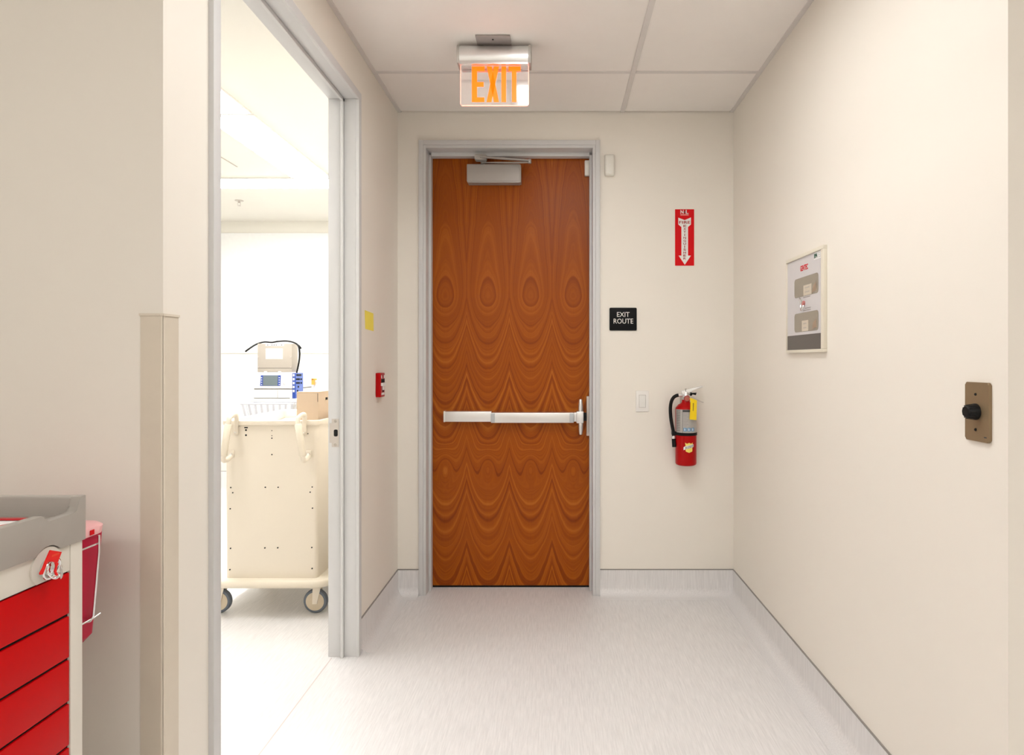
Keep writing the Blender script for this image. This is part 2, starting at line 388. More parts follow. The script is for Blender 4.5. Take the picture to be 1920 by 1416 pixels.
# strike plate on the far jamb
sy = 2.8512; sz = EYE-(812-675)*sy/1200
st = MB()
sx = lambda px: (px-1042)*sy/1200
st.prism([(sx(622.2), sz-0.0625), (sx(635.6), sz-0.0625), (sx(635.6), sz+0.0625), (sx(622.2), sz+0.0625), (sx(622.2), sz+0.044), (sx(617.8), sz+0.044), (sx(617.8), sz-0.044), (sx(622.2), sz-0.044)], XZ(sy), 0, 0.002)
sp_ = st.build('strike_plate', STEEL, t2, 0)
MB().prism(rrect(sx(626.2), sx(633.6), sz-0.0155, sz+0.0155, 0.006), XZ(sy-0.002), 0, 0.0005).build('latch_hole', DARK, sp_, 0)
for dz in (-0.053, 0.053): MB().cyl((sx(629), sy-0.0018, sz+dz), (sx(629), sy-0.0032, sz+dz), 0.0065, 0.0055, 14).build('screw', mat('screw_steel', (0.42, 0.38, 0.34), 0.4, 0.8) if dz < 0 else MATS['screw_steel'], sp_)

# ------------------------------------------------------------------ the wooden door and its hardware
YD = 3.72
d1 = tag(empty('door_1', (-0.26, YD, 0)), kind='structure'); d1['label'] = 'tall wooden flush door with bookmatched veneer under the exit sign'
MB().box(-0.724, 0.204, YD, YD+0.044, 0.012, 2.502, 0.001).build('door_leaf', WOOD, d1, 0)
MB().box(-0.72, 0.20, YD+0.004, YD+0.04, 0.0005, 0.0119).build('door_sweep', BLACK, d1, 0)
# exit bar
bx = lambda px, sc=328: (px-1042)/sc
zb = lambda py, sc=328: EYE-(py-675)/sc
eb = MB().box(bx(833), bx(921), 3.668, YD, zb(791.5), zb(772), 0.003).build('push_bar', ALU, d1); eb['label'] = 'long aluminium push bar'
MB().box(bx(920.5), bx(1076), 3.655, YD-0.002, zb(793), zb(774), 0.003).build('touchpad', ALU, eb)
for a, b in ((920.5, 928), (1068, 1076)): MB().box(bx(a), bx(b), 3.6535, 3.70, zb(792.3), zb(775), 0.002).build('touchpad_end', mat('grey_end_cap', (0.50, 0.52, 0.54), 0.4, 0.3), eb)
MB().box(bx(830.8), bx(834), 3.667, YD-0.001, zb(792), zb(771.5), 0.002).build('end_cap', ALU, eb)
MB().box(bx(1076), bx(1083), 3.664, YD-0.002, zb(791), zb(774), 0.002).box(bx(1081), bx(1094), 3.645, YD-0.001, zb(793.5), zb(771.5), 0.004).build('bar_head', ALU, eb)
hx = (bx(1089, 330))
for s, (za, zb_) in ((1, (771.5, 748)), (-1, (793, 815))):
    MB().lathe([(0.0135, 0), (0.014, 0.004*s), (0.0125, 0.04*s), (0.0098, 0.066*s), (0.007, 0.069*s)], (hx, 3.668, zb(za)), 20).build('upright_housing', ALU, eb)
MB().box(bx(1094), bx(1100), 3.675, YD-0.003, zb(790), zb(775), 0.001).build('latch_bolt', BLACK, eb)
sk = MB().box(0.178, 0.199, 3.6985, YD, zb(819), zb(744), 0.003).build('keeper_plate', STEEL, d1)
# door closer
cb = MB().box(bx(874.5, 329), bx(975, 329), 3.655, YD, zb(339.5, 329), zb(306.5, 329), 0.006, 3).build('door_closer', SILVERP, d1, 50); cb['label'] = 'grey door closer body with folding arm'
MB().box(bx(973, 329), bx(976.5, 329), 3.657, YD-0.001, zb(341, 329), zb(307.5, 329), 0.002).box(bx(876, 329), bx(974, 329), 3.658, YD-0.001, zb(341.5, 329), zb(338, 329), 0.002).build('closer_edge', SILVERP, cb)
P = lambda px, py, y: ((px-1042)*y/1200, y, EYE-(py-675)*y/1200)
MB().prism(rrect(*[ (v-1042)/334 for v in (888, 911)], EYE+(675-296)/334, EYE+(675-285.5)/334, 0.009), lambda u, v, d: (u, 3.655-d, v), -0.012, 0.03, 0.003).build('arm_bracket', SILVERP, cb)
def bar(a, b, wz, wy):
    a, b = Vector(a), Vector(b); mb = MB(); t = bmesh.new(); L = (b-a).length
    mb.box(0, L, -wy/2, wy/2, -wz/2, wz/2, min(wz, wy)*0.3)
    ax = (b-a).normalized(); up = Vector((0, 0, 1)); side = up.cross(ax).normalized(); up = ax.cross(side)
    Mx = Matrix((ax, side, up)).transposed().to_4x4(); Mx.translation = a
    t.free(); bmesh.ops.transform(mb.bm, matrix=Mx, verts=mb.bm.verts); return mb
bar(P(900, 294.5, 3.625), P(994, 301.5, 3.605), 0.008, 0.02).build('closer_arm', SILVERP, cb)
bar(P(905, 305.5, 3.68), P(993, 304.8, 3.605), 0.006, 0.018).build('closer_forearm', SILVERP, cb)
MB().cyl(P(993, 306.5, 3.605), P(993, 299.5, 3.605), 0.010).build('arm_pivot', SILVERP, cb)
MB().cyl(P(905, 308, 3.682), P(905, 303.5, 3.682), 0.012).build('spindle', SILVERP, cb)
# contact on the door and its partner on the wall
MB().box(bx(1096.5, 326), bx(1105.5, 326), 3.693, YD, zb(328, 326), zb(299, 326), 0.005, 3).build('contact_magnet', SENSOR, d1, 60)
dc = thing('door_contact', (0.302, YB, 2.36), 'white rounded plastic sensor on the wall beside the door frame', 'sensor')
MB().box(0.2725, 0.330, 3.568, YB, 2.353, 2.473, 0.016, 4).build('cover', SENSOR, dc, 60)
for z in (2.365, 2.413): MB().cyl((0.302, 3.5675, z), (0.302, 3.569, z), 0.003, n=10).build('cover_dimple', PAPER, dc)

# ------------------------------------------------------------------ signs, switch and note on the walls
sg = thing('extinguisher_sign', (0.7245, YB, 0.53+EYE), 'tall red wall sign with white downward arrow above the fire extinguisher', 'sign')
MB().box(0.671, 0.778, YB-0.003, YB, EYE+0.53, EYE+0.847, 0.0006, 1).build('plate', SIGNRED, sg, 0)
f = XZ(YB-0.003); uc = 0.7245; z0 = EYE+0.53; k = 0.317/1140   # sign pixels in the close view to metres
u = lambda x: uc+(x-370)*k; v = lambda y: z0+(1282-y)*k
MB().prism([(u(242), v(312)), (u(370), v(362)), (u(497), v(308)), (u(497), v(450)), (u(438), v(502)), (u(438), v(1080)), (u(497), v(1080)), (u(373), v(1265)), (u(248), v(1080)), (u(305), v(1080)), (u(305), v(502)), (u(242), v(450))], f, 0, 0.0006).build('arrow', TXTW, sg, 0)
f2 = XZ(YB-0.0036)
text('FIRE', 'lettering', TXTR, sg, f2, u(258), u(485), v(435), v(380), 0.012)
for i, ch in enumerate('EXTINGUISHER'):
    yc = 482+i*59.8
    w2 = 7 if ch == 'I' else 26
    text(ch, 'lettering', TXTR, sg, f2, u(370-w2), u(370+w2), v(yc+21), v(yc-21), 0.012)
text('N', 'emblem', TXTW, sg, f, u(285), u(350), v(235), v(158), 0.03)
text('L', 'emblem', TXTW, sg, f, u(392), u(448), v(235), v(158), 0.03)
MB().prism([(u(352), v(215)), (u(373), v(172)), (u(392), v(215)), (u(377), v(215)), (u(377), v(235)), (u(368), v(235)), (u(368), v(215))], f, 0, 0.0006).build('emblem', TXTK, sg, 0)
MB().prism([(u(285), v(268)), (u(450), v(268)), (u(450), v(246)), (u(285), v(246))], f, 0, 0.0005).build('emblem', mat('pale_red_print', srgb(238, 160, 150), 0.5), sg, 0)
er = thing('exit_route_sign', (0.3785, YB, EYE+0.165), 'small black rounded sign with white EXIT ROUTE lettering', 'sign')
MB().prism(rrect(0.302, 0.455, EYE+0.165, EYE+0.293, 0.006), XZ(YB), 0, 0.006, 0.0012).build('plate', SIGNK, er)
f = XZ(YB-0.006); q = lambda x: (1120+x/3.935-1042)/334; qz = lambda y: EYE+(675-(280+y/3.933))/334
text('EXIT', 'lettering', TXTW, er, f, q(145), q(238), qz(1236), qz(1201), 0.006)
text('ROUTE', 'lettering', TXTW, er, f, q(120), q(265), qz(1286), qz(1249), 0.006)
sw = thing('light_switch', (0.487, YB, EYE-0.29), 'white rocker light switch on wall between door and extinguisher', 'switch')
MB().box(0.4505, 0.5225, YB-0.006, YB, EYE-0.2915, EYE-0.1735, 0.0025, 2).build('cover_plate', mat('switch_plate', (0.86, 0.83, 0.79), 0.35), sw)
MB().box(0.467, 0.506, YB-0.0078, YB-0.0055, EYE-0.2675, EYE-0.1965, 0.001).build('switch_surround', mat('switch_grey', (0.60, 0.57, 0.53), 0.4), sw)
MB().box(0.4695, 0.5035, YB-0.011, YB-0.0065, EYE-0.265, EYE-0.199, 0.002).build('rocker', WHITE, sw)
for z in (EYE-0.284, EYE-0.181): MB().cyl((0.4865, YB-0.0055, z), (0.4865, YB-0.0068, z), 0.003, n=10).build('screw', WHITE, sw)
nt_ = MB(); nt_.prism([(2.976, 1.5545), (3.115, 1.549), (3.119, 1.463), (2.985, 1.468)], YZl(XL), 0.0006, 0.0016)
tag(nt_.build('sticky_note', NOTE, None, 0, loc=(XL, 3.05, 1.46)), 'yellow paper note stuck on wall beside the grey doorway', 'note')

# red call point on the left wall
fa = thing('fire_alarm_pull', (XL, 3.195, 1.24), 'small red pull box with white lettering panel on left wall', 'alarm')
zt, zb2 = EYE-(699.5-675)*3.17/1200, EYE-(745-675)*3.17/1200
MB().box(XL, -0.864, 3.156, 3.236, zb2, zt, 0.004, 3).build('housing', RED, fa)
h = zt-zb2; fp = YZl(-0.864)
R_ = lambda a, b, c, d, nm, m, th=0.001: MB().prism([(3.156+0.08*a, zb2+h*c), (3.156+0.08*b, zb2+h*c), (3.156+0.08*b, zb2+h*d), (3.156+0.08*a, zb2+h*d)], fp, 0, th).build(nm, m, fa, 0)
R_(0.08, 0.92, 0.05, 0.95, 'front_plate', mat('pull_face', srgb(170, 60, 60), 0.4), 0.0008)
R_(0.12, 0.30, 0.78, 0.90, 'white_mark', TXTW, 0.0016); R_(0.70, 0.88, 0.78, 0.90, 'white_mark', TXTW, 0.0016); R_(0.36, 0.64, 0.78, 0.92, 'red_mark', TXTR, 0.0016)
R_(0.12, 0.88, 0.60, 0.745, 'slot', DARK, 0.0016)
MB().box(-0.8635, -0.855, 3.160, 3.228, zb2+h*0.46, zb2+h*0.59, 0.0015).box(-0.8635, -0.857, 3.185, 3.205, zb2+h*0.29, zb2+h*0.47, 0.0015).build('pull_handle', TXTW, fa)
R_(0.42, 0.68, 0.20, 0.28, 'key_hole', DARK, 0.0016); R_(0.18, 0.82, 0.09, 0.18, 'white_mark', TXTW, 0.0016)

# ------------------------------------------------------------------ exit sign under the ceiling
YS = 2.83; ex = thing('exit_sign', (-0.27, YS, 2.40), 'hanging mirrored sign with lit orange EXIT letters and aluminium housing', 'sign')
MB().box(-0.345, -0.196, 2.742, 2.90, 2.709, ZC-0.001, 0.001).build('canopy', mat('canopy_grey', (0.42, 0.37, 0.35), 0.45, 0.2), ex)
MB().cyl((-0.272, 2.768, 2.7095), (-0.272, 2.768, 2.7075), 0.004, n=12).build('screw', DARK, ex)
hc = (YS, 2.664)
prof = [(math.cos(a), math.sin(a)) for a in [PI*i/20 for i in range(21)]]
pf = [(0.046*c, 0.044*s) for c, s in prof] + [(-0.046, -0.022), (-0.036, -0.042), (0.036, -0.042), (0.046, -0.022)]
fx = lambda u, v, d: (d, hc[0]+u, hc[1]+v)
MB().prism(pf, fx, -0.4205, -0.1195).build('housing', ALU, ex, 35)
pc = [(u_*1.06, v_*1.06) for u_, v_ in pf]
for a, b in ((-0.432, -0.4205), (-0.1195, -0.108)): MB().prism(pc, fx, a, b, 0.003).build('end_cap', mat('cap_silver', (0.55, 0.53, 0.50), 0.4, 0.4), ex, 35)
MB().box(-0.4185, -0.1215, YS-0.049, YS-0.040, 2.610, 2.6245, 0.001).build('housing_lip', ALU, ex)
pz0, pz1 = EYE+1.125, 2.622
MB().prism(rrect(-0.4195, -0.1205, pz0, pz1, 0.006), XZ(YS+0.003), 0, 0.006).build('mirror_panel', MIRROR, ex, 30)
edge = MB()
edge.box(-0.4215, -0.4190, YS-0.0032, YS+0.0032, pz0+0.005, pz1).box(-0.1210, -0.1185, YS-0.0032, YS+0.0032, pz0+0.005, pz1).box(-0.416, -0.124, YS-0.0032, YS+0.0032, pz0-0.002, pz0+0.0005)
edge.build('lit_edge', EXITEDGE, ex, 0)
ux = lambda x: ((780+x/4.29)-1042)*YS/1200; vz = lambda y: EYE+(675-(40+y/4.29))*YS/1200
fl = XZ(YS-0.0031)
def letter(polys):
    mb = MB()
    for p in polys: mb.prism([(ux(a), vz(b)) for a, b in p], fl, 0, 0.0012)
    o = mb.build('exit_letter', EXITO, ex, 0); return o
T, Bm = 366, 652
letter([[(450, T), (492, T), (492, Bm), (450, Bm)], [(492, T), (553, T), (553, T+37), (492, T+37)], [(492, 492), (545, 492), (545, 529), (492, 529)], [(492, Bm-37), (551, Bm-37), (551, Bm), (492, Bm)]])
letter([[(570, T), (610, T), (668, Bm), (628, Bm)], [(628, T), (668, T), (608, Bm), (568, Bm)]])
letter([[(688, T), (725, T), (725, Bm), (688, Bm)]])
letter([[(745, T), (842, T), (842, T+37), (745, T+37)], [(772, T+37), (808, T+37), (808, Bm), (772, Bm)]])

# ------------------------------------------------------------------ ceiling lights
tr = thing('ceiling_troffer', (0.07, 1.875, ZC), 'recessed ceiling light panel over the corridor beside the ceiling tiles', 'light')
MB().box(LX0+0.013, LX1-0.013, LY0+0.012, LY0+0.045, ZC-0.002, ZC+0.07).box(LX0+0.013, LX1-0.013, LY1-0.060, LY1-0.012, ZC-0.002, ZC+0.07).box(LX0+0.013, LX0+0.04, LY0+0.045, LY1-0.060, ZC-0.002, ZC+0.07).box(LX1-0.04, LX1-0.013, LY0+0.045, LY1-0.060, ZC-0.002, ZC+0.07).box(LX0+0.013, LX1-0.013, LY0+0.012, LY1-0.012, ZC+0.07, ZC+0.075).build('light_frame', WHITE, tr, 0)
MB().box(LX0+0.04, LX1-0.04, LY0+0.045, LY1-0.060, ZC+0.050, ZC+0.06).build('diffuser', L_COR, tr, 0)
for i, (x, y, lab_) in enumerate(((-1.3, -1.25, 'unseen fill light panel added over the cross corridor on the drawer cart side'), (1.3, -1.25, 'unseen fill light panel added over the cross corridor on the knob plate side'), (0.07, -1.25, 'unseen middle fill light panel added over the cross corridor, facing the wooden door'))):
    c_ = thing('ceiling_troffer', (x, y, ZC), lab_, 'light', 'added cross corridor fill lights')  # unseen panel behind the camera, added to fill the foreground with light
    MB().box(x-0.30, x+0.30, y-0.60, y+0.60, ZC-0.002, ZC+0.006).build('light_frame', WHITE, c_, 0)
    MB().box(x-0.27, x+0.27, y-0.57, y+0.57, ZC-0.006, ZC-0.001).build('diffuser', L_CROSS_FILL, c_, 0)
def linear(x0, x1, y0, y1, label):
    t = thing('linear_light', ((x0+x1)/2, (y0+y1)/2, ZC), label, 'light', None)
    MB().box(x0, x1, y0, y1, ZC-0.012, ZC, 0.002).build('light_frame', WHITE, t, 0)
    MB().box(x0+0.015, x1-0.015, y0+0.015, y1-0.015, ZC-0.016, ZC-0.011).build('diffuser', L_ROOM, t, 0)
    for (a, b) in ((x0+0.007, y0+0.1), (x1-0.007, y0+0.1), (x0+0.007, y1-0.1), (x1-0.007, y1-0.1), (x0+0.007, (y0+y1)/2), (x1-0.007, (y0+y1)/2)):
        MB().cyl((a, b, ZC-0.011), (a, b, ZC-0.015), 0.005, n=8).build('screw', PUTTY, t)
linear(-2.01, -1.71, 3.63, 4.86, 'long ceiling light in the bright room meeting the crosswise light')
linear(-2.01, -1.71, 2.37, 3.60, 'ceiling light in the bright room nearest to its doorway')
linear(-3.30, -1.50, 4.89, 5.16, 'crosswise ceiling light in the bright room before the sprinkler')
spk = thing('sprinkler', (-2.77, 5.60, ZC), 'small metal sprinkler head on ceiling of the bright room', 'sprinkler')
MB().lathe([(0.036, -0.004), (0.036, -0.001), (0.02, 0.0)], (-2.77, 5.6, ZC), 20).build('escutcheon', STEEL, spk)
MB().cyl((-2.77, 5.6, ZC-0.004), (-2.77, 5.6, ZC-0.022), 0.009, n=12).tube([(-2.781, 5.6, ZC-0.02), (-2.784, 5.6, ZC-0.032), (-2.77, 5.6, ZC-0.045)], 0.002, 6).tube([(-2.759, 5.6, ZC-0.02), (-2.756, 5.6, ZC-0.032), (-2.77, 5.6, ZC-0.045)], 0.002, 6).build('body', STEEL, spk)
MB().cyl((-2.77, 5.6, ZC-0.045), (-2.77, 5.6, ZC-0.047), 0.014, n=14).build('deflector', STEEL, spk)
trk = MB().box(-2.305, -2.295, 4.35, 4.62, ZC-0.003, ZC, 0.001)
struct('trim_4', trk, PUTTY)

# ------------------------------------------------------------------ right wall: alarm panel and knob plate
ap = thing('gas_alarm_panel', (XR, 2.5475, 1.354), 'square wall panel with cream frame, smoked windows and red lettering', 'alarm panel')
ay0, ay1, az0, az1 = 2.357, 2.738, EYE+0.029, EYE+0.425
B = lambda *a: MB().box(*a)
B(0.984, XR, ay0, ay1, az0, az0+0.012, 0.002).box(0.984, XR, ay0, ay1, az1-0.014, az1, 0.002).box(0.984, XR, ay0, ay0+0.020, az0+0.0121, az1-0.0141, 0.002).box(0.984, XR, ay1-0.006, ay1, az0+0.0121, az1-0.0141, 0.002).build('frame', mat('cream_enamel', (0.80, 0.74, 0.62), 0.35), ap)
B(0.990, XR-0.002, ay0+0.0202, ay1-0.0062, az0+0.0122, az1-0.0142).build('face_plate', LILAC, ap, 0)
fr = YZr(0.990)
B(0.9893, 0.992, ay0+0.021, ay1-0.007, az0+0.0125, EYE+0.101).build('dark_band', DKGREY, ap, 0)
for zA, zB, tg in ((0.254, 0.331, (2.473, 2.553, 0.254, 0.296)), (0.113, 0.189, (2.504, 2.57, 0.113, 0.157))):
    wn = MB().prism(rrect(2.412, 2.651, EYE+zA, EYE+zB, 0.013), fr, 0, 0.0012, 0.0004, 1).build('smoked_window', SMOKE, ap, 30)
    MB().prism([(tg[0], EYE+tg[2]+0.001), (tg[1], EYE+tg[2]+0.001), (tg[1], EYE+tg[3]), (tg[0], EYE+tg[3])], YZr(0.9886), 0, 0.0006).build('paper_tag', mat('tag_cream', (0.66, 0.58, 0.47), 0.6), wn, 0)
    for zz in (0.7, 0.3): MB().prism([(tg[0]+0.02, EYE+tg[2]+zz*0.042), (tg[1]-0.015, EYE+tg[2]+zz*0.042), (tg[1]-0.015, EYE+tg[2]+zz*0.042+0.004), (tg[0]+0.02, EYE+tg[2]+zz*0.042+0.004)], YZr(0.9880), 0, 0.0003).build('print_line', PUTTY, wn, 0)
    MB().prism([(2.425, EYE+zA+0.012), (2.47, EYE+zA+0.006), (2.46, EYE+zA+0.03), (2.43, EYE+zA+0.045)], YZr(0.9888), 0, 0.0003).build('valve_patch', mat('valve_bronze', (0.36, 0.26, 0.18), 0.5), wn, 0)  # flat bronze patch low in each smoked window
frm = lambda u_, v_, d: (0.990-d, 5.104-u_, v_)       # mirrored along Y so that lettering reads from the corridor
text('GENTEC', 'lettering', SIGNRED, ap, frm, 5.104-2.590, 5.104-2.512, EYE+0.357, EYE+0.379, 0.02)
stk = MB().prism([(2.380, EYE+0.382), (2.452, EYE+0.382), (2.452, EYE+0.409), (2.380, EYE+0.409)], fr, 0, 0.0006).build('sticker', PAPER, ap, 0)
text('BPA', 'lettering', TXTG, stk, lambda u_, v_, d: (0.9894-d, 5.104-u_, v_), 5.104-2.449, 5.104-2.420, EYE+0.388, EYE+0.405, 0.02)
for i in range(3): MB().prism([(2.384, EYE+0.388+i*0.007), (2.415, EYE+0.388+i*0.007), (2.415, EYE+0.3895+i*0.007), (2.384, EYE+0.3895+i*0.007)], YZr(0.9894), 0, 0.0003).build('print_line', PUTTY, stk, 0)
MB().tube([(0.985-0.006*math.sin(a)**2, 2.560+0.013*math.cos(a)+0.006*math.sin(a), EYE+0.222+0.024*math.sin(a)) for a in [2*PI*i/20 for i in range(20)]], 0.0028, 8, closed=True).build('pull_ring', CHROME, ap)
MB().lathe([(0.009, -0.008), (0.009, 0)], (0.990, 2.548, EYE+0.226), 16, 'X').build('red_button', mat('soft_red', srgb(205, 130, 125), 0.4), ap)
for z, a, b in ((0.247, 2.49, 2.56), (0.203, 2.485, 2.54), (0.195, 2.485, 2.56)):
    MB().prism([(a, EYE+z), (b, EYE+z), (b, EYE+z+0.0035), (a, EYE+z+0.0035)], fr, 0, 0.0004).build('print_line', mat('print_grey', (0.32, 0.29, 0.28), 0.5), ap, 0)

kp = thing('dimmer_plate', (XR, 1.51, 1.131), 'brown bronze wall plate with black rotary knob on right wall', 'dimmer')
MB().prism(rrect(1.467, 1.553, 1.131, 1.270, 0.006), YZr(XR), 0, 0.007, 0.003, 2).build('cover_plate', BRASS, kp)
zk = 1.2005; MB().lathe([(0.0195, 0.0), (0.0195, -0.006), (0.017, -0.012), (0.0155, -0.022), (0.012, -0.026), (0.004, -0.0265)], (XR-0.006, 1.513, zk), 28, 'X').build('knob', BLACK, kp)
kn = MB()
for i in range(12):
    a = 2*PI*i/12; kn.cyl((XR-0.012, 1.513+0.0165*math.cos(a), zk+0.0165*math.sin(a)), (XR-0.029, 1.513+0.0145*math.cos(a), zk+0.0145*math.sin(a)), 0.0022, n=8)
kn.build('knob_ribs', BLACK, kp)
for z in (1.2415, 1.158): MB().cyl((XR-0.0065, 1.5135, z), (XR-0.0088, 1.5135, z), 0.0038, 0.003, 12).build('screw', DARK, kp)
MB().prism([(1.475, 1.1415), (1.484, 1.1415), (1.484, 1.1445), (1.475, 1.1445)], YZr(XR-0.007), 0, 0.0003).build('maker_mark', TXTK, kp, 0)

# ------------------------------------------------------------------ fire extinguisher
FX, FY, FR = 0.7185, 3.532, 0.0575
Z_ = lambda py: EYE-(py-675)*FY/1200
fe = thing('fire_extinguisher', (FX, FY, Z_(872)), 'red fire extinguisher with black hose and yellow tag hung on wall', 'fire extinguisher')
zs, zb0 = Z_(765.5), Z_(872)
MB().lathe([(0.045, zb0), (0.054, zb0+0.004), (FR, zb0+0.012), (FR, zs), (FR-0.004, zs+0.006), (0.042, zs+0.020), (0.027, zs+0.028), (0.022, zs+0.036), (0.022, zs+0.046), (0.024, zs+0.047)], (FX, FY, 0), 48).build('cylinder', RED, fe, 50)
lab = MB().cyl_patch(FX, FY, FR, -1.35, 1.35, Z_(810.5), Z_(767), 24).build('label', LABEL, fe)
MB().cyl_patch(FX, FY, FR+0.0008, -0.52, 0.6, Z_(771.5), Z_(767.3), 12, 0.0004).build('label_header', TXTK, lab)
ang = lambda px: math.asin(max(-1, min(1, ((px-1042)*3.475/1200-FX)/FR)))
MB().cyl_patch(FX, FY, FR+0.0008, -0.52, -0.49, Z_(810), Z_(771.5), 1, 0.0004).build('label_rule', TXTK, lab)
for i in range(13):
    z = Z_(768.5+i*3.1); MB().cyl_patch(FX, FY, FR+0.0008, -1.2, -0.75, z-0.0028, z, 4, 0.0004).build('print_line', mat('print_grey2', (0.14, 0.135, 0.13), 0.5) if i == 0 else MATS['print_grey2'], lab)
for i in range(9):
    z = Z_(774.5+i*2.8); MB().cyl_patch(FX, FY, FR+0.0008, -0.42, -0.1+random.uniform(-0.05, 0.3), z-0.002, z, 4, 0.0004).build('print_line', MATS['print_grey'], lab)
for a in (-0.42, -0.05, 0.34): MB().cyl_patch(FX, FY, FR+0.0008, a, a+0.28, Z_(807), Z_(800.5), 4, 0.0004).build('pictogram', BLUEP, lab)
for a in (-0.34, 0.03, 0.42): MB().cyl_patch(FX, FY, FR+0.0013, a, a+0.09, Z_(806), Z_(801.5), 3, 0.0004).build('pictogram', TXTW, lab)
cylmap = lambda r: (lambda u_, v_, d: (FX+(r+d)*math.sin(u_), FY-(r+d)*math.cos(u_), v_))
MB().lathe([(FR, Z_(815.5)), (FR+0.003, Z_(815.3)), (FR+0.003, Z_(810.2)), (FR, Z_(810))], (FX, FY, 0), 48).build('strap', BLACK, fe, 30)
MB().box(FX-FR-0.022, FX-FR+0.012, FY-0.018, FY+0.012, Z_(815.5), Z_(809), 0.003).build('hose_clip', BLACK, fe)
# shield emblem with its lettered ribbon
sz0 = Z_(846.5); sh = [(0.0, 0), (-0.30, 0.0065), (-0.33, 0.012), (-0.33, 0.036), (-0.38, 0.055), (-0.2, 0.049), (0.0, 0.054), (0.2, 0.049), (0.38, 0.055), (0.33, 0.036), (0.33, 0.012), (0.30, 0.0065)]
mb = MB(); mb.curved([(0.10+a, sz0+b) for a, b in sh], cylmap(FR), 0, 0.0008); shl = mb.build('shield_emblem', SHIELDY, fe, 0)
mb = MB(); mb.curved([(0.10-0.52, sz0+0.014), (0.10-0.36, sz0+0.018), (0.10+0.46, sz0+0.031), (0.10+0.46, sz0+0.047), (0.10-0.36, sz0+0.036), (0.10-0.52, sz0+0.029)], cylmap(FR+0.0008), 0, 0.0005); rb = mb.build('ribbon', TXTW, shl, 0)
tilt = lambda u_, v_, d: cylmap(FR+0.0013)(u_, v_+(u_-0.15)*0.016, d)
text('BUCKEYE', 'lettering', TXTK, shl, tilt, 0.10-0.33, 0.10+0.43, sz0+0.0255, sz0+0.0385, 0.01, 0.0003)
# valve, gauge, hose, handles, pin, tag
zn = zs+0.046
MB().lathe([(0.0205, zn), (0.0205, zn+0.018), (0.017, zn+0.022), (0.015, zn+0.045), (0.010, zn+0.047)], (FX, FY, 0), 24).box(FX-0.013, FX+0.030, FY-0.012, FY+0.012, zn+0.026, zn+0.050, 0.003).build('valve', ALU, fe)
gy = FY-0.021; gz = Z_(747)
MB().lathe([(0.0165, 0), (0.0175, -0.004), (0.0165, -0.009), (0.0145, -0.0095)], (FX+0.002, gy+0.004, gz), 28, 'Y').build('gauge', mat('gauge_red', srgb(150, 35, 40), 0.35), fe)
MB().lathe([(0.0135, 0), (0.0135, -0.0006)], (FX+0.002, gy-0.0052, gz), 24, 'Y').build('gauge_dial', mat('dial', srgb(190, 110, 95), 0.3), fe)
MB().cyl((FX-0.016, FY, Z_(741)), (FX-0.047, FY, Z_(741.6)), 0.0085, n=18).build('hose_fitting', ALU, fe)
hp = [P(1272, 741.3, FY), P(1268, 742.2, FY), P(1263, 745.5, FY), P(1259.2, 752, FY), P(1257.3, 761, FY), P(1257, 772, FY), P(1258, 785, FY-0.004), P(1260, 797, FY-0.006), P(1262.5, 810, FY-0.006), P(1263, 818, FY-0.006)]
def smoothpath(p, n=6):
    p = [Vector(q_) for q_ in p]; out = []
    for i in range(len(p)-1):
        a, b, c_, d = p[max(i-1, 0)], p[i], p[i+1], p[min(i+2, len(p)-1)]
        for k_ in range(n):
            t = k_/n; out.append(0.5*((2*b)+(c_-a)*t+(2*a-5*b+4*c_-d)*t*t+(3*b-a-3*c_+d)*t**3))
    return out+[p[-1]]
MB().tube(smoothpath(hp), 0.0095, 14).build('hose', BLACK, fe, 60)
MB().cyl(P(1263, 817, FY-0.006), P(1263.2, 823, FY-0.006), 0.0095, n=18).build('nozzle_collar', ALU, fe)
MB().cyl(P(1263.2, 822.5, FY-0.006), P(1264.5, 838, FY-0.006), 0.011, 0.0125, 18).build('nozzle', BLACK, fe)
# levers
lv = [(1278, 738), (1277.5, 733.5), (1284, 731.5), (1295, 728.5), (1315.5, 723.2), (1317, 724.8), (1316, 726.5), (1300, 731.5), (1293, 735), (1288, 741), (1282, 741.5)]
MB().prism([P(a, b, FY)[::2] for a, b in lv], lambda u_, v_, d: (u_, FY+d, v_), -0.011, 0.011, 0.0015).build('top_lever', ALU, fe)
MB().prism([P(a, b, FY)[::2] for a, b in [(1291, 743), (1297, 744), (1318, 753.8), (1319, 755.8), (1316, 755), (1297, 747.2), (1291, 746.5)]], lambda u_, v_, d: (u_, FY+d, v_), -0.009, 0.009, 0.001).build('carry_handle', STEEL, fe)
MB().prism([P(a, b, FY)[::2] for a, b in [(1293.5, 735), (1297, 737), (1305, 736), (1303.5, 741), (1297, 739), (1296, 742), (1292.5, 742)]], lambda u_, v_, d: (u_, FY+d, v_), -0.018, -0.012, 0.001).build('pin_pull', BLACK, fe)
MB().tube([P(1285, 731, FY-0.013), P(1284.5, 729.5, FY-0.013), P(1287, 728.8, FY-0.013), P(1285, 733, FY-0.0135), P(1289, 738, FY-0.014), P(1294, 740, FY-0.015)], 0.0011, 6).build('seal_wire', BLACK, fe)
tg = MB(); tg.prism([P(a, b, 3.46)[::2] for a, b in [(1293, 747), (1296, 746.5), (1307, 751), (1306, 788), (1293, 786.8), (1294.5, 765), (1294.8, 752)]], lambda u_, v_, d: (u_, 3.462+d, v_), 0, 0.0008)
tgo = tg.build('inspection_tag', YEL, fe, 0)
MB().prism([P(a, b, 3.46)[::2] for a, b in [(1299.2, 756), (1301.2, 756), (1300.6, 771), (1299, 771)]], lambda u_, v_, d: (u_, 3.4618+d, v_), 0, 0.0003).build('print_line', mat('tag_print', srgb(150, 120, 20), 0.6), tgo, 0)
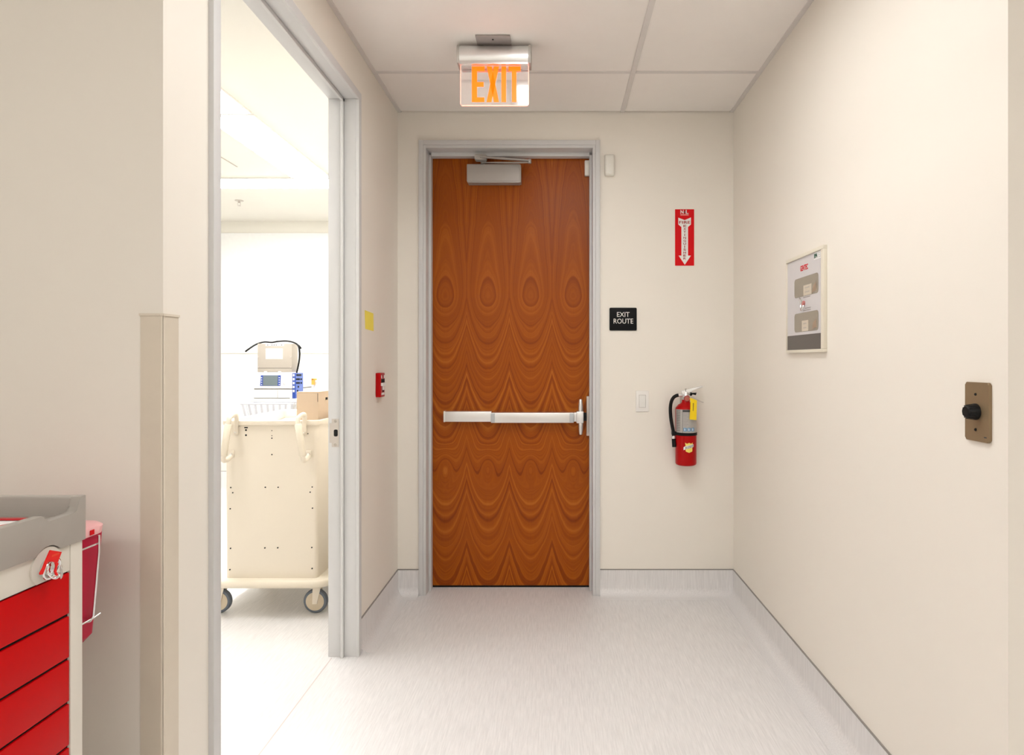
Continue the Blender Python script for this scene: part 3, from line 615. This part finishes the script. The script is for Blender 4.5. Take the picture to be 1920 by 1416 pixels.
MB().tube([P(1293.5, 744, FY-0.012), P(1294, 746, 3.48), P(1295, 748.5, 3.462)], 0.001, 6).build('tag_string', PAPER, tgo)
MB().box(FX-0.02, FX+0.02, FY+0.03, YB, zs-0.06, zs+0.06, 0.003).box(FX-0.012, FX+0.012, FY+0.014, YB-0.002, zs+0.068, zs+0.082, 0.002).build('wall_bracket', STEEL, fe)

# ------------------------------------------------------------------ corner guard
cg = MB(); ro = []
g0 = 0.0022
pts_o = [(XL-0.050, YNL-g0), (XL-0.006, YNL-g0)] + [(XL-0.006+(0.006+g0)*math.sin(a), YNL+0.006-(0.006+g0)*math.cos(a)) for a in [PI/2*i/6 for i in range(1, 6)]] + [(XL+g0, YNL+0.006), (XL+g0, YNL+0.056)]
pts_i = [(XL, YNL+0.056), (XL, YNL), (XL-0.050, YNL)]
cg.prism(pts_o+pts_i, lambda u_, v_, d: (u_, v_, d), 0.14, 1.423)
cgo = thing('corner_guard', (XL, YNL, 0.14), 'beige vertical corner guard on the wall edge beside the grey doorway', 'corner guard')
cg.build('guard_strip', mat('guard_vinyl', (0.70, 0.62, 0.51), 0.4), cgo, 40)
cc = MB(); po = [(XL-0.052, YNL-0.0045), (XL-0.004, YNL-0.0045), (XL+0.003, YNL-0.002), (XL+0.0045, YNL+0.004), (XL+0.0045, YNL+0.058), (XL, YNL+0.058), (XL, YNL), (XL-0.052, YNL)]
cc.prism(po, lambda u_, v_, d: (u_, v_, d), 1.423, 1.428); cc.build('end_cap', mat('guard_cap', (0.72, 0.64, 0.53), 0.4), cgo, 0)

# ------------------------------------------------------------------ red drawer cart in the foreground
CF, CE, CN, CBK = -0.850, 1.150, 0.47, -1.40      # front face, far end, near end, back
mc = thing('drawer_cart', (-1.12, 0.81, 0), 'red drawer medical cart with grey tray top and white frame', 'cart')
MB().box(CBK, CF-0.006, CN+0.004, CE-0.004, 0.14, 1.0, 0.002).build('body', OFFW, mc, 0)
MB().box(CF-0.03, CF, 1.1215, CE, 0.14, 1.0, 0.002).build('post', OFFW, mc)
MB().box(CF-0.03, CF, CN, CN+0.028, 0.14, 1.0, 0.002).build('post', OFFW, mc)
MB().box(CF-0.02, CF-0.001, CN+0.0285, 1.121, 0.954, 1.0, 0.001).build('top_rail', OFFW, mc)
MB().box(CF-0.008, CF-0.0055, CN+0.0285, 1.121, 0.15, 0.953).build('drawer_gap', DARK, mc, 0)
zt_ = 0.9512
for hgt in (0.0713,)*5 + (0.148, 0.148, 0.12):
    MB().box(CF-0.0075, CF-0.001, CN+0.030, 1.1195, zt_-hgt, zt_, 0.0012).build('drawer', DRAWER, mc)
    zt_ -= hgt+0.0053
MB().box(CBK-0.01, CF+0.004, CN-0.01, CE+0.004, 0.10, 0.14, 0.01).build('base', GREYT, mc)
for x, y in ((CBK+0.07, CN+0.07), (CBK+0.07, CE-0.07), (CF-0.07, CN+0.07), (CF-0.07, CE-0.07)):
    ca = MB().box(x-0.018, x+0.018, y-0.03, y+0.03, 0.075, 0.10, 0.004).build('caster_fork', STEEL, mc)
    MB().lathe([(0.035, -0.014), (0.05, -0.010), (0.05, 0.010), (0.035, 0.014)], (x, y, 0.05), 24, 'X').build('caster_wheel', TYRE, ca)
# tray top: floor, outer walls, front apron with the lock notch and the hand dip
ty_ = MB()
ty_.box(CBK-0.01, CF-0.012, CN-0.01, CE-0.012, 1.0005, 1.045)
ty_.box(CBK-0.012, CF-0.004, CE-0.0135, CE+0.0025, 1.0, 1.0803, 0.004, 3)
ty_.box(CBK-0.012, CF-0.004, CN-0.012, CN+0.006, 1.0, 1.066, 0.004, 3)
ty_.box(CBK-0.014, CBK+0.004, CN-0.012, CE+0.004, 1.0, 1.10, 0.004, 3)
ap_ = [(CN-0.01, 1.0)]
LC, LZ, LR = 1.068, 0.978, 0.0345
a0 = math.asin((1.0-LZ)/LR)
for i in range(13):
    a = PI-a0-(PI-2*a0)*i/12; ap_.append((LC+LR*math.cos(a), LZ+LR*math.sin(a)))
ap_ += [(CE+0.003, 1.0), (CE+0.003, 1.0805), (1.137, 1.0805), (1.135, 1.062), (1.131, 1.0545), (1.122, 1.052), (1.068, 1.051), (1.0645, 1.053), (1.060, 1.062), (1.055, 1.0655), (CN-0.01, 1.0665)]
ty_.prism(ap_, lambda u_, v_, d: (d, u_, v_), CF-0.0125, CF+0.004, 0.0022, 2)
ty_.build('tray', GREYT, mc, 45)
# lock with ring and red seal
lk = MB().prism([(LC+0.0325*math.cos(a), max(LZ+0.0325*math.sin(a), 0.9545)) for a in [-0.80+(PI+1.6)*i/28 for i in range(29)]], YZl(CF-0.001), 0, 0.003, 0.0008, 1).build('lock', OFFW, mc)
MB().lathe([(0.0125, 0.0), (0.0125, 0.010), (0.010, 0.012)], (CF+0.002, LC-0.004, LZ+0.0), 20, 'X').build('lock_cylinder', CHROME, lk)
ring = lambda c, r, tl, n=28: [(c[0]+tl*math.sin(a)*r, c[1]+r*math.cos(a), c[2]+r*math.sin(a)) for a in [2*PI*i/n for i in range(n)]]
MB().tube(ring((CF+0.012, LC-0.004, LZ-0.002), 0.0165, 0.25), 0.0021, 8, closed=True).build('key_ring', CHROME, lk)
MB().tube(ring((CF+0.014, LC-0.001, LZ-0.004), 0.0145, -0.3), 0.0016, 8, closed=True).build('key_ring', CHROME, lk)
MB().cyl((CF+0.006, LC+0.006, LZ-0.0165), (CF+0.018, LC+0.010, LZ-0.0185), 0.0055, n=14).build('lock_stud', CHROME, lk)
def pl(px, py, y_=None):     # a point of the seal, just in front of the lock
    X = CF+0.021; Y = -X*1200/(1042-px); return (Y, EYE-(py-675)*Y/1200)
mb = MB(); s_ = lambda x, y: pl(x/7.08, 910+y/7.08)
mb.prism([s_(660, 862), s_(812, 886), (s_(760, 1020)), s_(735, 1030), s_(690, 1015), s_(640, 1012), s_(620, 1030), s_(590, 1110), s_(560, 1185), s_(528, 1190), s_(520, 1170), s_(560, 1100), s_(590, 1020), s_(625, 940)], lambda u_, v_, d: (CF+0.0205+d, u_, v_), 0, 0.0018)
mb.prism([s_(722, 1028), s_(752, 1022), s_(772, 1042), s_(752, 1075), s_(742, 1150), s_(765, 1182), s_(752, 1205), s_(735, 1195), s_(715, 1140), s_(735, 1080)], lambda u_, v_, d: (CF+0.0205+d, u_, v_), 0, 0.0018)
sl = mb.build('seal_tag', mat('seal_red', srgb(232, 16, 14), 0.35), lk, 0)
a_, b_ = s_(675, 950), s_(775, 920)
MB().prism([(a_[0], a_[1]-0.0008), (b_[0], a_[1]-0.0008), (b_[0], a_[1]+0.0024), (a_[0], a_[1]+0.0024)], lambda u_, v_, d: (CF+0.0224+d, u_, v_), 0, 0.0003).build('seal_print', mat('seal_print', srgb(234, 70, 40), 0.5), lk, 0)
# wire holder on the far end of the cart
hx0, hx1 = -1.263, -0.943
for x, sgn in ((hx1, 1), (hx0, -1)):
    xb = x-0.012*sgn
    wh = MB(); wh.tube([(x, CE-0.004, 0.945), (x, 1.322, 0.945)], 0.0022, 8)
    wh.tube([(xb, CE-0.004, 0.79), (xb, 1.324, 0.79), (xb+0.004*sgn, 1.336, 0.794)], 0.0022, 8)
    wh.tube([(x+0.003*sgn, 1.317, 0.9625), (x+0.003*sgn, 1.317, 0.93), (xb+0.003*sgn, 1.317, 0.796), (xb-0.002*sgn, 1.316, 0.786), (xb-0.012*sgn, 1.312, 0.784)], 0.0026, 8)
    wh.build('wire_holder', CHROME, mc, 60)
# red folder on the tray
fo = thing('red_folder', (-0.96, 1.0, 1.047), 'red folder with white paper lying on the grey cart tray', 'folder')
def slab(x0, x1, y0, y1, za, zb_, th):
    mb = MB(); zf = lambda y: za+(zb_-za)*(y-y0)/(y1-y0)
    vs = [mb.bm.verts.new((x, y, zf(y)+dz)) for dz in (0, th) for x in (x0, x1) for y in (y0, y1)]
    for q_ in ((0,1,3,2),(4,6,7,5),(0,4,5,1),(2,3,7,6),(0,2,6,4),(1,5,7,3)): mb.bm.faces.new([vs[i] for i in q_])
    return mb
FRED = mat('folder_red', srgb(190, 20, 30), 0.4)
slab(-1.10, -0.868, 0.76, 1.084, 1.0455, 1.0455, 0.0025).build('back_cover', FRED, fo, 0)
slab(-1.095, -0.872, 0.765, 1.078, 1.074, 1.050, 0.003).build('papers', PAPER, fo, 0)
fc = slab(-0.880, -0.866, 0.76, 1.084, 1.078, 1.0535, 0.0022); fc.build('front_cover', FRED, fo, 0)
slab(-1.10, -0.8805, 1.070, 1.084, 1.0546, 1.0535, 0.0022).build('cover_edge', FRED, fo, 0)
slab(-1.09, -0.872, 0.764, 1.074, 1.048, 1.048, 0.0018).build('under_shade', BLACK, fo, 0)  # black sheet painting in the shade under the tilted papers
# sharps container hanging in the wire holder
sc = thing('sharps_container', (-1.1, 1.262, 0.742), 'red plastic waste container with pale pink lid in wire holder', 'container')
def loft(secs, n=6):
    """secs: (x0, x1, y0, y1, r, z) rounded rectangles"""
    mb = MB(); rings = []
    for x0, x1, y0, y1, r, z in secs: rings.append([mb.bm.verts.new((a, b, z)) for a, b in rrect(x0, x1, y0, y1, r, n)])
    for a, b in zip(rings, rings[1:]):
        for i in range(len(a)): mb.bm.faces.new([a[i], a[(i+1)%len(a)], b[(i+1)%len(a)], b[i]])
    mb.bm.faces.new(rings[0][::-1]); mb.bm.faces.new(rings[-1]); return mb
loft([(-1.235, -0.972, 1.186, 1.326, 0.012, 0.742), (-1.245, -0.962, 1.176, 1.338, 0.014, 0.756), (-1.254, -0.952, 1.164, 1.354, 0.016, 0.9625)]).build('tub', PINK, sc, 60)
ld = loft([(-1.262, -0.948, 1.160, 1.360, 0.035, 0.9628), (-1.262, -0.946, 1.158, 1.362, 0.036, 0.978), (-1.256, -0.952, 1.164, 1.356, 0.034, 0.983), (-1.235, -0.975, 1.185, 1.335, 0.03, 0.984)]).build('lid', LID, sc, 60)
MB().box(-0.9465, -0.9455, 1.300, 1.312, 0.966, 0.976).build('lid_latch', SIGNRED, ld, 0)

# ------------------------------------------------------------------ linen bin in the bright room
lb = thing('linen_bin', (-1.467, 3.66, 0), 'tall cream plastic bin on a wheeled platform inside the bright room', 'bin')
bx0, bx1, by0, by1 = -1.708, -1.2266, 3.30, 4.02
tub = MB(); secs = [(bx0+0.004, bx1-0.004, by0+0.004, by1-0.004, 0.02, 0.196), (bx0, bx1, by0, by1, 0.022, 0.986), (bx0-0.012, bx1+0.012, by0-0.012, by1+0.012, 0.03, 0.988), (bx0-0.014, bx1+0.014, by0-0.014, by1+0.014, 0.03, 0.998), (bx0-0.012, bx1+0.012, by0-0.012, by1+0.012, 0.03, 1.010), (bx0, bx1, by0, by1, 0.022, 1.0125), (bx0+0.014, bx1-0.014, by0+0.014, by1-0.014, 0.02, 1.008), (bx0+0.018, bx1-0.018, by0+0.018, by1-0.018, 0.02, 0.60)]
loft(secs).build('tub', CREAM, lb, 50)
loft([(bx0-0.068, bx1+0.068, by0-0.035, by1+0.035, 0.09, 0.157), (bx0-0.075, bx1+0.075, by0-0.042, by1+0.042, 0.095, 0.165), (bx0-0.078, bx1+0.078, by0-0.045, by1+0.045, 0.097, 0.178), (bx0-0.075, bx1+0.075, by0-0.042, by1+0.042, 0.095, 0.191), (bx0-0.068, bx1+0.068, by0-0.035, by1+0.035, 0.09, 0.196)]).build('platform', CREAMD, lb, 60)
# bag lining, bulging
ln = MB(); n = 14; gv = []
for i in range(n+1):
    row = []
    for j in range(n+1):
        a, b = i/n, j/n; e_ = min(a, 1-a, b, 1-b)
        row.append(ln.bm.verts.new((bx0+0.02+(bx1-bx0-0.04)*a, by0+0.02+(by1-by0-0.04)*b, 0.93+0.06*math.sin(PI*a)*math.sin(PI*b)*0.6+random.uniform(-0.008, 0.008)*(e_ > 0)+0.03*b)))
    gv.append(row)
for i in range(n):
    for j in range(n): ln.bm.faces.new([gv[i][j], gv[i+1][j], gv[i+1][j+1], gv[i][j+1]])
ln.build('liner', WHITE, lb, 70)
for tx_, bxp, dx in ((444, 435, 0), (571, 580, 0)):
    y0 = by0
    pt = lambda px, py, y_: Vector(P(px, py, y_))
    A, Bq = pt(tx_, 809, y0), pt(bxp, 852, y0)
    slant = (Bq-A)
    oy = 0.085
    top = A+Vector((0.008, -0.02, 0.085)); topo = A+Vector((0.002, -oy*0.75, 0.082)); g0_ = A+Vector((0, -oy, 0.05)); g1_ = Bq+Vector((0, -oy, -0.0)); lowo = Bq+Vector((0, -oy*0.7, -0.022))
    hd = MB().tube(smoothpath([A+Vector((0, 0.0, -0.012)), A+Vector((0.002, -0.012, 0.02)), top, topo, g0_, g1_, lowo, Bq+Vector((0, -0.004, -0.008))], 6), 0.0115, 12).build('handle', CREAM, lb, 60)
    MB().tube([g0_+(g1_-g0_)*0.02, g0_+(g1_-g0_)*0.04, g0_+(g1_-g0_)*0.96, g0_+(g1_-g0_)*0.98], [0.013, 0.0165, 0.0165, 0.013], 14).build('grip', CREAMD, hd, 60)
    for q_ in (A, Bq): MB().box(q_.x-0.013, q_.x+0.013, y0-0.010, y0, q_.z-0.016, q_.z+0.02, 0.003).build('handle_foot', CREAM, hd)
    for q_ in (A, Bq): MB().cyl((q_.x, y0-0.009, q_.z), (q_.x, y0-0.016, q_.z), 0.0085, 0.007, 14).build('bolt', CHROME, hd)
ho = MB()
c3 = [(122,203),(136,239),(118,351),(120,628),(115,777),(363,201),(453,201),(360,625),(450,624),(691,199),(677,235),(693,347),(688,622),(690,769)]
hl = [(400+a/3.727, 860+b/3.727, 0.0035) for a, b in c3] + [(400+a/4.72, 600+b/4.72, r) for a, b, r in ((290, 975, 0.005), (290, 1020, 0.005), (519, 980, 0.0025), (519, 1025, 0.0025), (519, 1047, 0.0035), (519, 1192, 0.0035), (198, 1008, 0.003), (838, 1007, 0.003))]
for a, b, r in hl:
    p = P(a, b, by0+0.001); ho.cyl((p[0], by0+0.004, p[2]), (p[0], by0-0.0008, p[2]), r, n=10)
p = P(461.4, 802, by0); ho.box(p[0]-0.009, p[0]+0.009, by0-0.001, by0+0.004, p[2]-0.003, p[2]+0.003)
tag(ho.build('drilled_holes', DARK, lb, 0), kind='stuff')
for x, y in ((bx1-0.030, by0+0.055), (bx0-0.052, by0+0.055), (bx1-0.030, by1-0.05), (bx0-0.052, by1-0.05)):
    fk = MB().box(x-0.024, x+0.024, y-0.03, y+0.03, 0.143, 0.157, 0.003)
    for s in (-1, 1): fk.prism([(y-0.026, 0.145), (y+0.026, 0.145), (y+0.014, 0.055), (y-0.004, 0.055)], lambda u_, v_, d: (d, u_, v_), x+s*0.021-0.002, x+s*0.021+0.002)
    # wheels stand crosswise, as parked
    fko = MB(); ang_ = 0.0
    fork = MB().box(x-0.03, x+0.03, y-0.024, y+0.024, 0.140, 0.157, 0.003)
    for s in (-1, 1): fork.prism([(x-0.010, 0.145), (x+0.034, 0.145), (x+0.012, 0.050), (x-0.012, 0.050)], lambda u_, v_, d: (u_, y+d, v_), s*0.021-0.002, s*0.021+0.002, 0.0015)
    fk.bm.free(); fko.bm.free()
    cf = fork.build('caster_fork', CREAM, lb)
    MB().lathe([(0.046, -0.016), (0.058, -0.015), (0.062, -0.008), (0.062, 0.008), (0.058, 0.015), (0.046, 0.016)], (x, y, 0.062), 36, 'Y').build('caster_tyre', TYRE, cf, 30)
    MB().lathe([(0.045, -0.0172), (0.0475, -0.0165), (0.0475, 0.0165), (0.045, 0.0172)], (x, y, 0.062), 36, 'Y').build('caster_wheel', mat('caster_cream', (0.62, 0.52, 0.38), 0.5), cf, 30)
# cardboard box standing in the bin
cbx = thing('cardboard_box', (-1.315, 3.50, 0.93), 'plain brown cardboard box sticking out of the cream bin', 'box')
a = math.radians(-4); cx_, cy_ = -1.262, 3.40
rot = lambda u_, v_: (cx_+u_*math.cos(a)-v_*math.sin(a), cy_+u_*math.sin(a)+v_*math.cos(a))
bmb = MB(); bmb.prism([rot(-0.118, 0), rot(0, 0), rot(0, 0.34), rot(-0.118, 0.34)], lambda u_, v_, d: (u_, v_, d), 0.955, 1.148, 0.002)
bo = bmb.build('carton', CARD, cbx, 0)
fl_ = MB(); fl_.prism([rot(-0.118, -0.0005), rot(0.0005, -0.0005), rot(0.0005, 0.34), rot(-0.118, 0.34)], lambda u_, v_, d: (u_, v_, d), 1.1482, 1.153, 0.001); fl_.build('lid_flaps', CARD, cbx, 0)
hh = MB(); p_ = rot(0.0008, 0.09); q_ = rot(0.0008, 0.115); hh.prism([(p_[1], 1.105), (q_[1], 1.105), (q_[1], 1.118), (p_[1], 1.118)], lambda u_, v_, d: (p_[0]+d+(u_-p_[1])*0.07, u_, v_), 0, 0.001); hh.build('hand_hole', DARK, cbx, 0)
sl_ = MB(); p_ = rot(-0.002, -0.001); sl_.box(p_[0]-0.0008, p_[0]+0.0012, p_[1]-0.0005, p_[1]+0.003, 1.10, 1.145); sl_.build('corner_slit', DARK, cbx, 0)

# ------------------------------------------------------------------ device trolley behind the bin
TY = 4.60; tz = lambda py, y=TY: EYE-(py-675)*y/1200; tX = lambda px, y=TY: (px-1042)*y/1200
tl = thing('device_trolley', (-1.98, 4.78, 0), 'white trolley with wire basket carrying the medical device', 'trolley')
TZ = tz(747.5)
MB().box(-2.20, -1.66, TY, 5.02, TZ-0.02, TZ-0.001, 0.004).build('shelf', WHITE, tl)
MB().cyl((-1.95, 4.80, 0.12), (-1.95, 4.80, TZ-0.02), 0.028).build('column', WHITE, tl)
MB().box(-2.20, -1.70, 4.56, 5.04, 0.085, 0.12, 0.012).build('base', WHITE, tl)
for x in (-2.16, -1.74):
    for y in (4.60, 5.0): MB().lathe([(0.03, -0.012), (0.042, -0.009), (0.042, 0.009), (0.03, 0.012)], (x, y, 0.0425), 20, 'X').box(x-0.01, x+0.01, y-0.015, y+0.015, 0.05, 0.086).build('caster', TYRE, tl)
bk = MB(); bX0, bX1, bY0, bY1, bZ0, bZ1 = -2.165, -1.80, 4.40, 4.595, 0.86, TZ-0.025
for z, ins in ((bZ1, 0), (bZ0, 0.03)):
    bk.tube([(bX0+ins, bY0+ins, z), (bX1-ins, bY0+ins, z), (bX1-ins, bY1, z), (bX0+ins, bY1, z)], 0.005, 8, closed=True)
for i in range(9):
    x = bX0+0.012+(bX1-bX0-0.024)*i/8; xi = bX0+0.036+(bX1-bX0-0.072)*i/8
    bk.prism([(x-0.0075, bZ1), (x+0.0075, bZ1), (xi+0.0075, bZ0), (xi-0.0075, bZ0)], lambda u_, v_, d: (u_, bY0+0.03*(bZ1-v_)/(bZ1-bZ0)+d, v_), -0.002, 0.002)
for i in range(4):
    y = bY0+0.03+(bY1-bY0-0.05)*i/3
    for xa, xb in ((bX0, bX0+0.03), (bX1, bX1-0.03)): bk.tube([(xa, y, bZ1), (xb, y, bZ0)], 0.0035, 6)
bk.box(bX0+0.03, bX1-0.03, bY0+0.03, bY1, bZ0-0.004, bZ0)
bk.build('basket', mat('basket_white', (0.60, 0.60, 0.65), 0.4), tl, 30)
md = thing('medical_device', (-1.95, 4.78, TZ), 'white medical device with grey screen and blue socket panel on trolley', 'medical device')
x0, x1 = tX(474.5), tX(547.5)
DW = mat('device_white', (0.82, 0.81, 0.80), 0.4)
lo = MB().box(x0, x1, TY+0.01, 4.98, TZ, tz(730.5), 0.004).build('lower_unit', DW, md)
MB().box(x0+0.002, x1-0.02, TY+0.007, TY+0.011, TZ+0.0, TZ+0.004).build('shadow_gap', DKGREY, lo, 0)
MB().box(tX(519.2), tX(519.9), TY+0.0085, TY+0.012, TZ+0.006, tz(731)).build('panel_joint', PUTTY, lo, 0)
up = MB().box(x0, x1, TY+0.005, 4.98, tz(729), tz(698.2), 0.005).build('upper_unit', DW, md)
MB().box(x0+0.002, x1-0.002, TY+0.012, 4.975, tz(730.6), tz(728.9)).build('shadow_gap', DKGREY, md, 0)
MB().prism([(tX(487.3), tz(723.8)), (tX(525.2), tz(723.8)), (tX(526.2), tz(703.8)), (tX(488.8), tz(703.8))], XZ(TY+0.005), 0, 0.003).build('screen_surround', BLUE, up, 0)
MB().prism([(tX(492.8), tz(723.2)), (tX(520.4), tz(723.2)), (tX(521.2), tz(704.3)), (tX(493.2), tz(704.3))], XZ(TY+0.002), 0, 0.002).build('screen', LCD, up, 0)
for i in range(4):
    for px in (490.3, 523.5): MB().box(tX(px-0.9), tX(px+0.9), TY, TY+0.004, tz(709.3+i*4.3), tz(707.5+i*4.3)).build('soft_key', DW, up, 0)
for px, py, r in ((533, 719, 0.011), (532.5, 721.5, 0.006), (538, 720.5, 0.004)): MB().lathe([(r, 0), (r, -0.004), (r*0.7, -0.006)], (tX(px), TY+0.006, tz(py)), 16, 'Y').build('button', mat('button_grey', (0.70, 0.70, 0.70), 0.4), up)
BLUEM = mat('blue_module', srgb(92, 118, 196), 0.4)
mX = tX(553.8)
sm = MB().box(tX(547.6), mX, TY+0.004, 4.74, TZ, tz(700), 0.002).build('socket_module', BLUE, md)
MB().box(mX-0.001, mX+0.0015, TY+0.006, 4.738, TZ+0.03, tz(700.5)).build('socket_panel', BLUEM, sm, 0)
for i in range(5): MB().box(tX(549), tX(552), TY, TY+0.006, tz(706+i*7.4), tz(701.5+i*7.4), 0.001).build('white_label', DW, sm)
for yy, ks in ((703.5, (556, 558.3, 560.6, 563)), (711.2, (555.5, 557.8, 560.2, 564)), (718.2, (555.5, 557.8, 560.2, 564)), (725.5, (558.5,)), (733, (557,))):
    mb = MB()
    for kx in ks:
        Y = -mX*1200/(1042-kx); z = EYE-(yy-675)*Y/1200; mb.cyl((mX, Y, z), (mX+0.007, Y, z), 0.007, n=10)
    mb.build('socket', BLACK, sm)
# putty metal box on top, with cable
pb = thing('metal_box', (-2.02, 4.76, tz(698)), 'beige metal box with white paper label standing on medical device', 'box')
pbz0, pbz1 = tz(698.1), tz(644.3)
pbo = MB().box(tX(481.5), tX(546.3), TY+0.01, 4.715, pbz0, pbz1, 0.004).build('case', PUTTY, pb)
MB().prism([(tX(497), tz(673.3)), (tX(529), tz(673.3)), (tX(529), tz(653.7)), (tX(497), tz(653.7))], XZ(TY+0.01), 0, 0.001).build('paper_label', PAPER, pb, 0)
MB().prism([(tX(496.5), tz(648.8)), (tX(531), tz(648.8)), (tX(531.8), tz(645.2)), (tX(497), tz(645.2))], XZ(TY+0.01), 0, 0.001).build('label_strip', PAPER, pb, 0)
for px in (501, 509, 513, 517, 527): MB().box(tX(px-1.2), tX(px+1.2), TY+0.0085, TY+0.0095, tz(647.8), tz(646.3)).build('print_mark', DKGREY, pb, 0)
MB().box(tX(482), tX(546), TY+0.0095, TY+0.012, tz(691), tz(690.2)).build('panel_joint', DKGREY, pb, 0)
for px, py in ((483.5, 669.5), (544, 669.5), (544, 688.5), (484, 688.5)): MB().cyl((tX(px), TY+0.011, tz(py)), (tX(px), TY+0.007, tz(py)), 0.005, n=10).build('screw', STEEL, pb)
for px in (497.5, 524): MB().box(tX(px-2.5), tX(px+2.5), TY-0.002, TY+0.012, tz(698.2), tz(696.3), 0.001).build('foot', DW, pb)
Pt = lambda px, py, y: P(px, py, y)
tag(MB().tube(smoothpath([Pt(460, 659.5, 4.62), Pt(468, 653.5, 4.63), Pt(480, 646, 4.68), Pt(495, 641.5, 4.74), Pt(510, 642.2, 4.76), Pt(522, 640.3, 4.74), Pt(538, 639.7, 4.70), Pt(551, 642.5, 4.64), Pt(559, 648, 4.62), Pt(561.5, 658, 4.61), Pt(561.8, 668, 4.63), Pt(560, 682, 4.64), Pt(556.8, 697, 4.645), Pt(556.2, 699.3, 4.645)], 5), 0.0062, 8).tube(smoothpath([Pt(556, 645, 4.63), Pt(561, 649, 4.62), Pt(564.5, 654, 4.62)], 4), 0.0062, 8).build('power_cable', BLACK, None, 60, loc=(-2.0, 4.76, 1.45)), 'black cable looped over the beige metal box on medical device', 'cable')
cn = thing('white_canister', (-1.745, 4.75, TZ), 'white plastic canister with orange clip beside the medical device', 'canister')
loft([(-1.80, -1.675, 4.72, 4.90, 0.03, TZ), (-1.80, -1.675, 4.72, 4.90, 0.03, TZ+0.10), (-1.785, -1.70, 4.74, 4.88, 0.03, TZ+0.165), (-1.765, -1.72, 4.78, 4.84, 0.015, TZ+0.185)]).build('shell', DW, cn, 60)
MB().box(-1.795, -1.775, 4.700, 4.722, TZ+0.095, TZ+0.140, 0.003).box(-1.795, -1.762, 4.700, 4.722, TZ+0.128, TZ+0.142, 0.003).build('clip', ORANGE, cn)
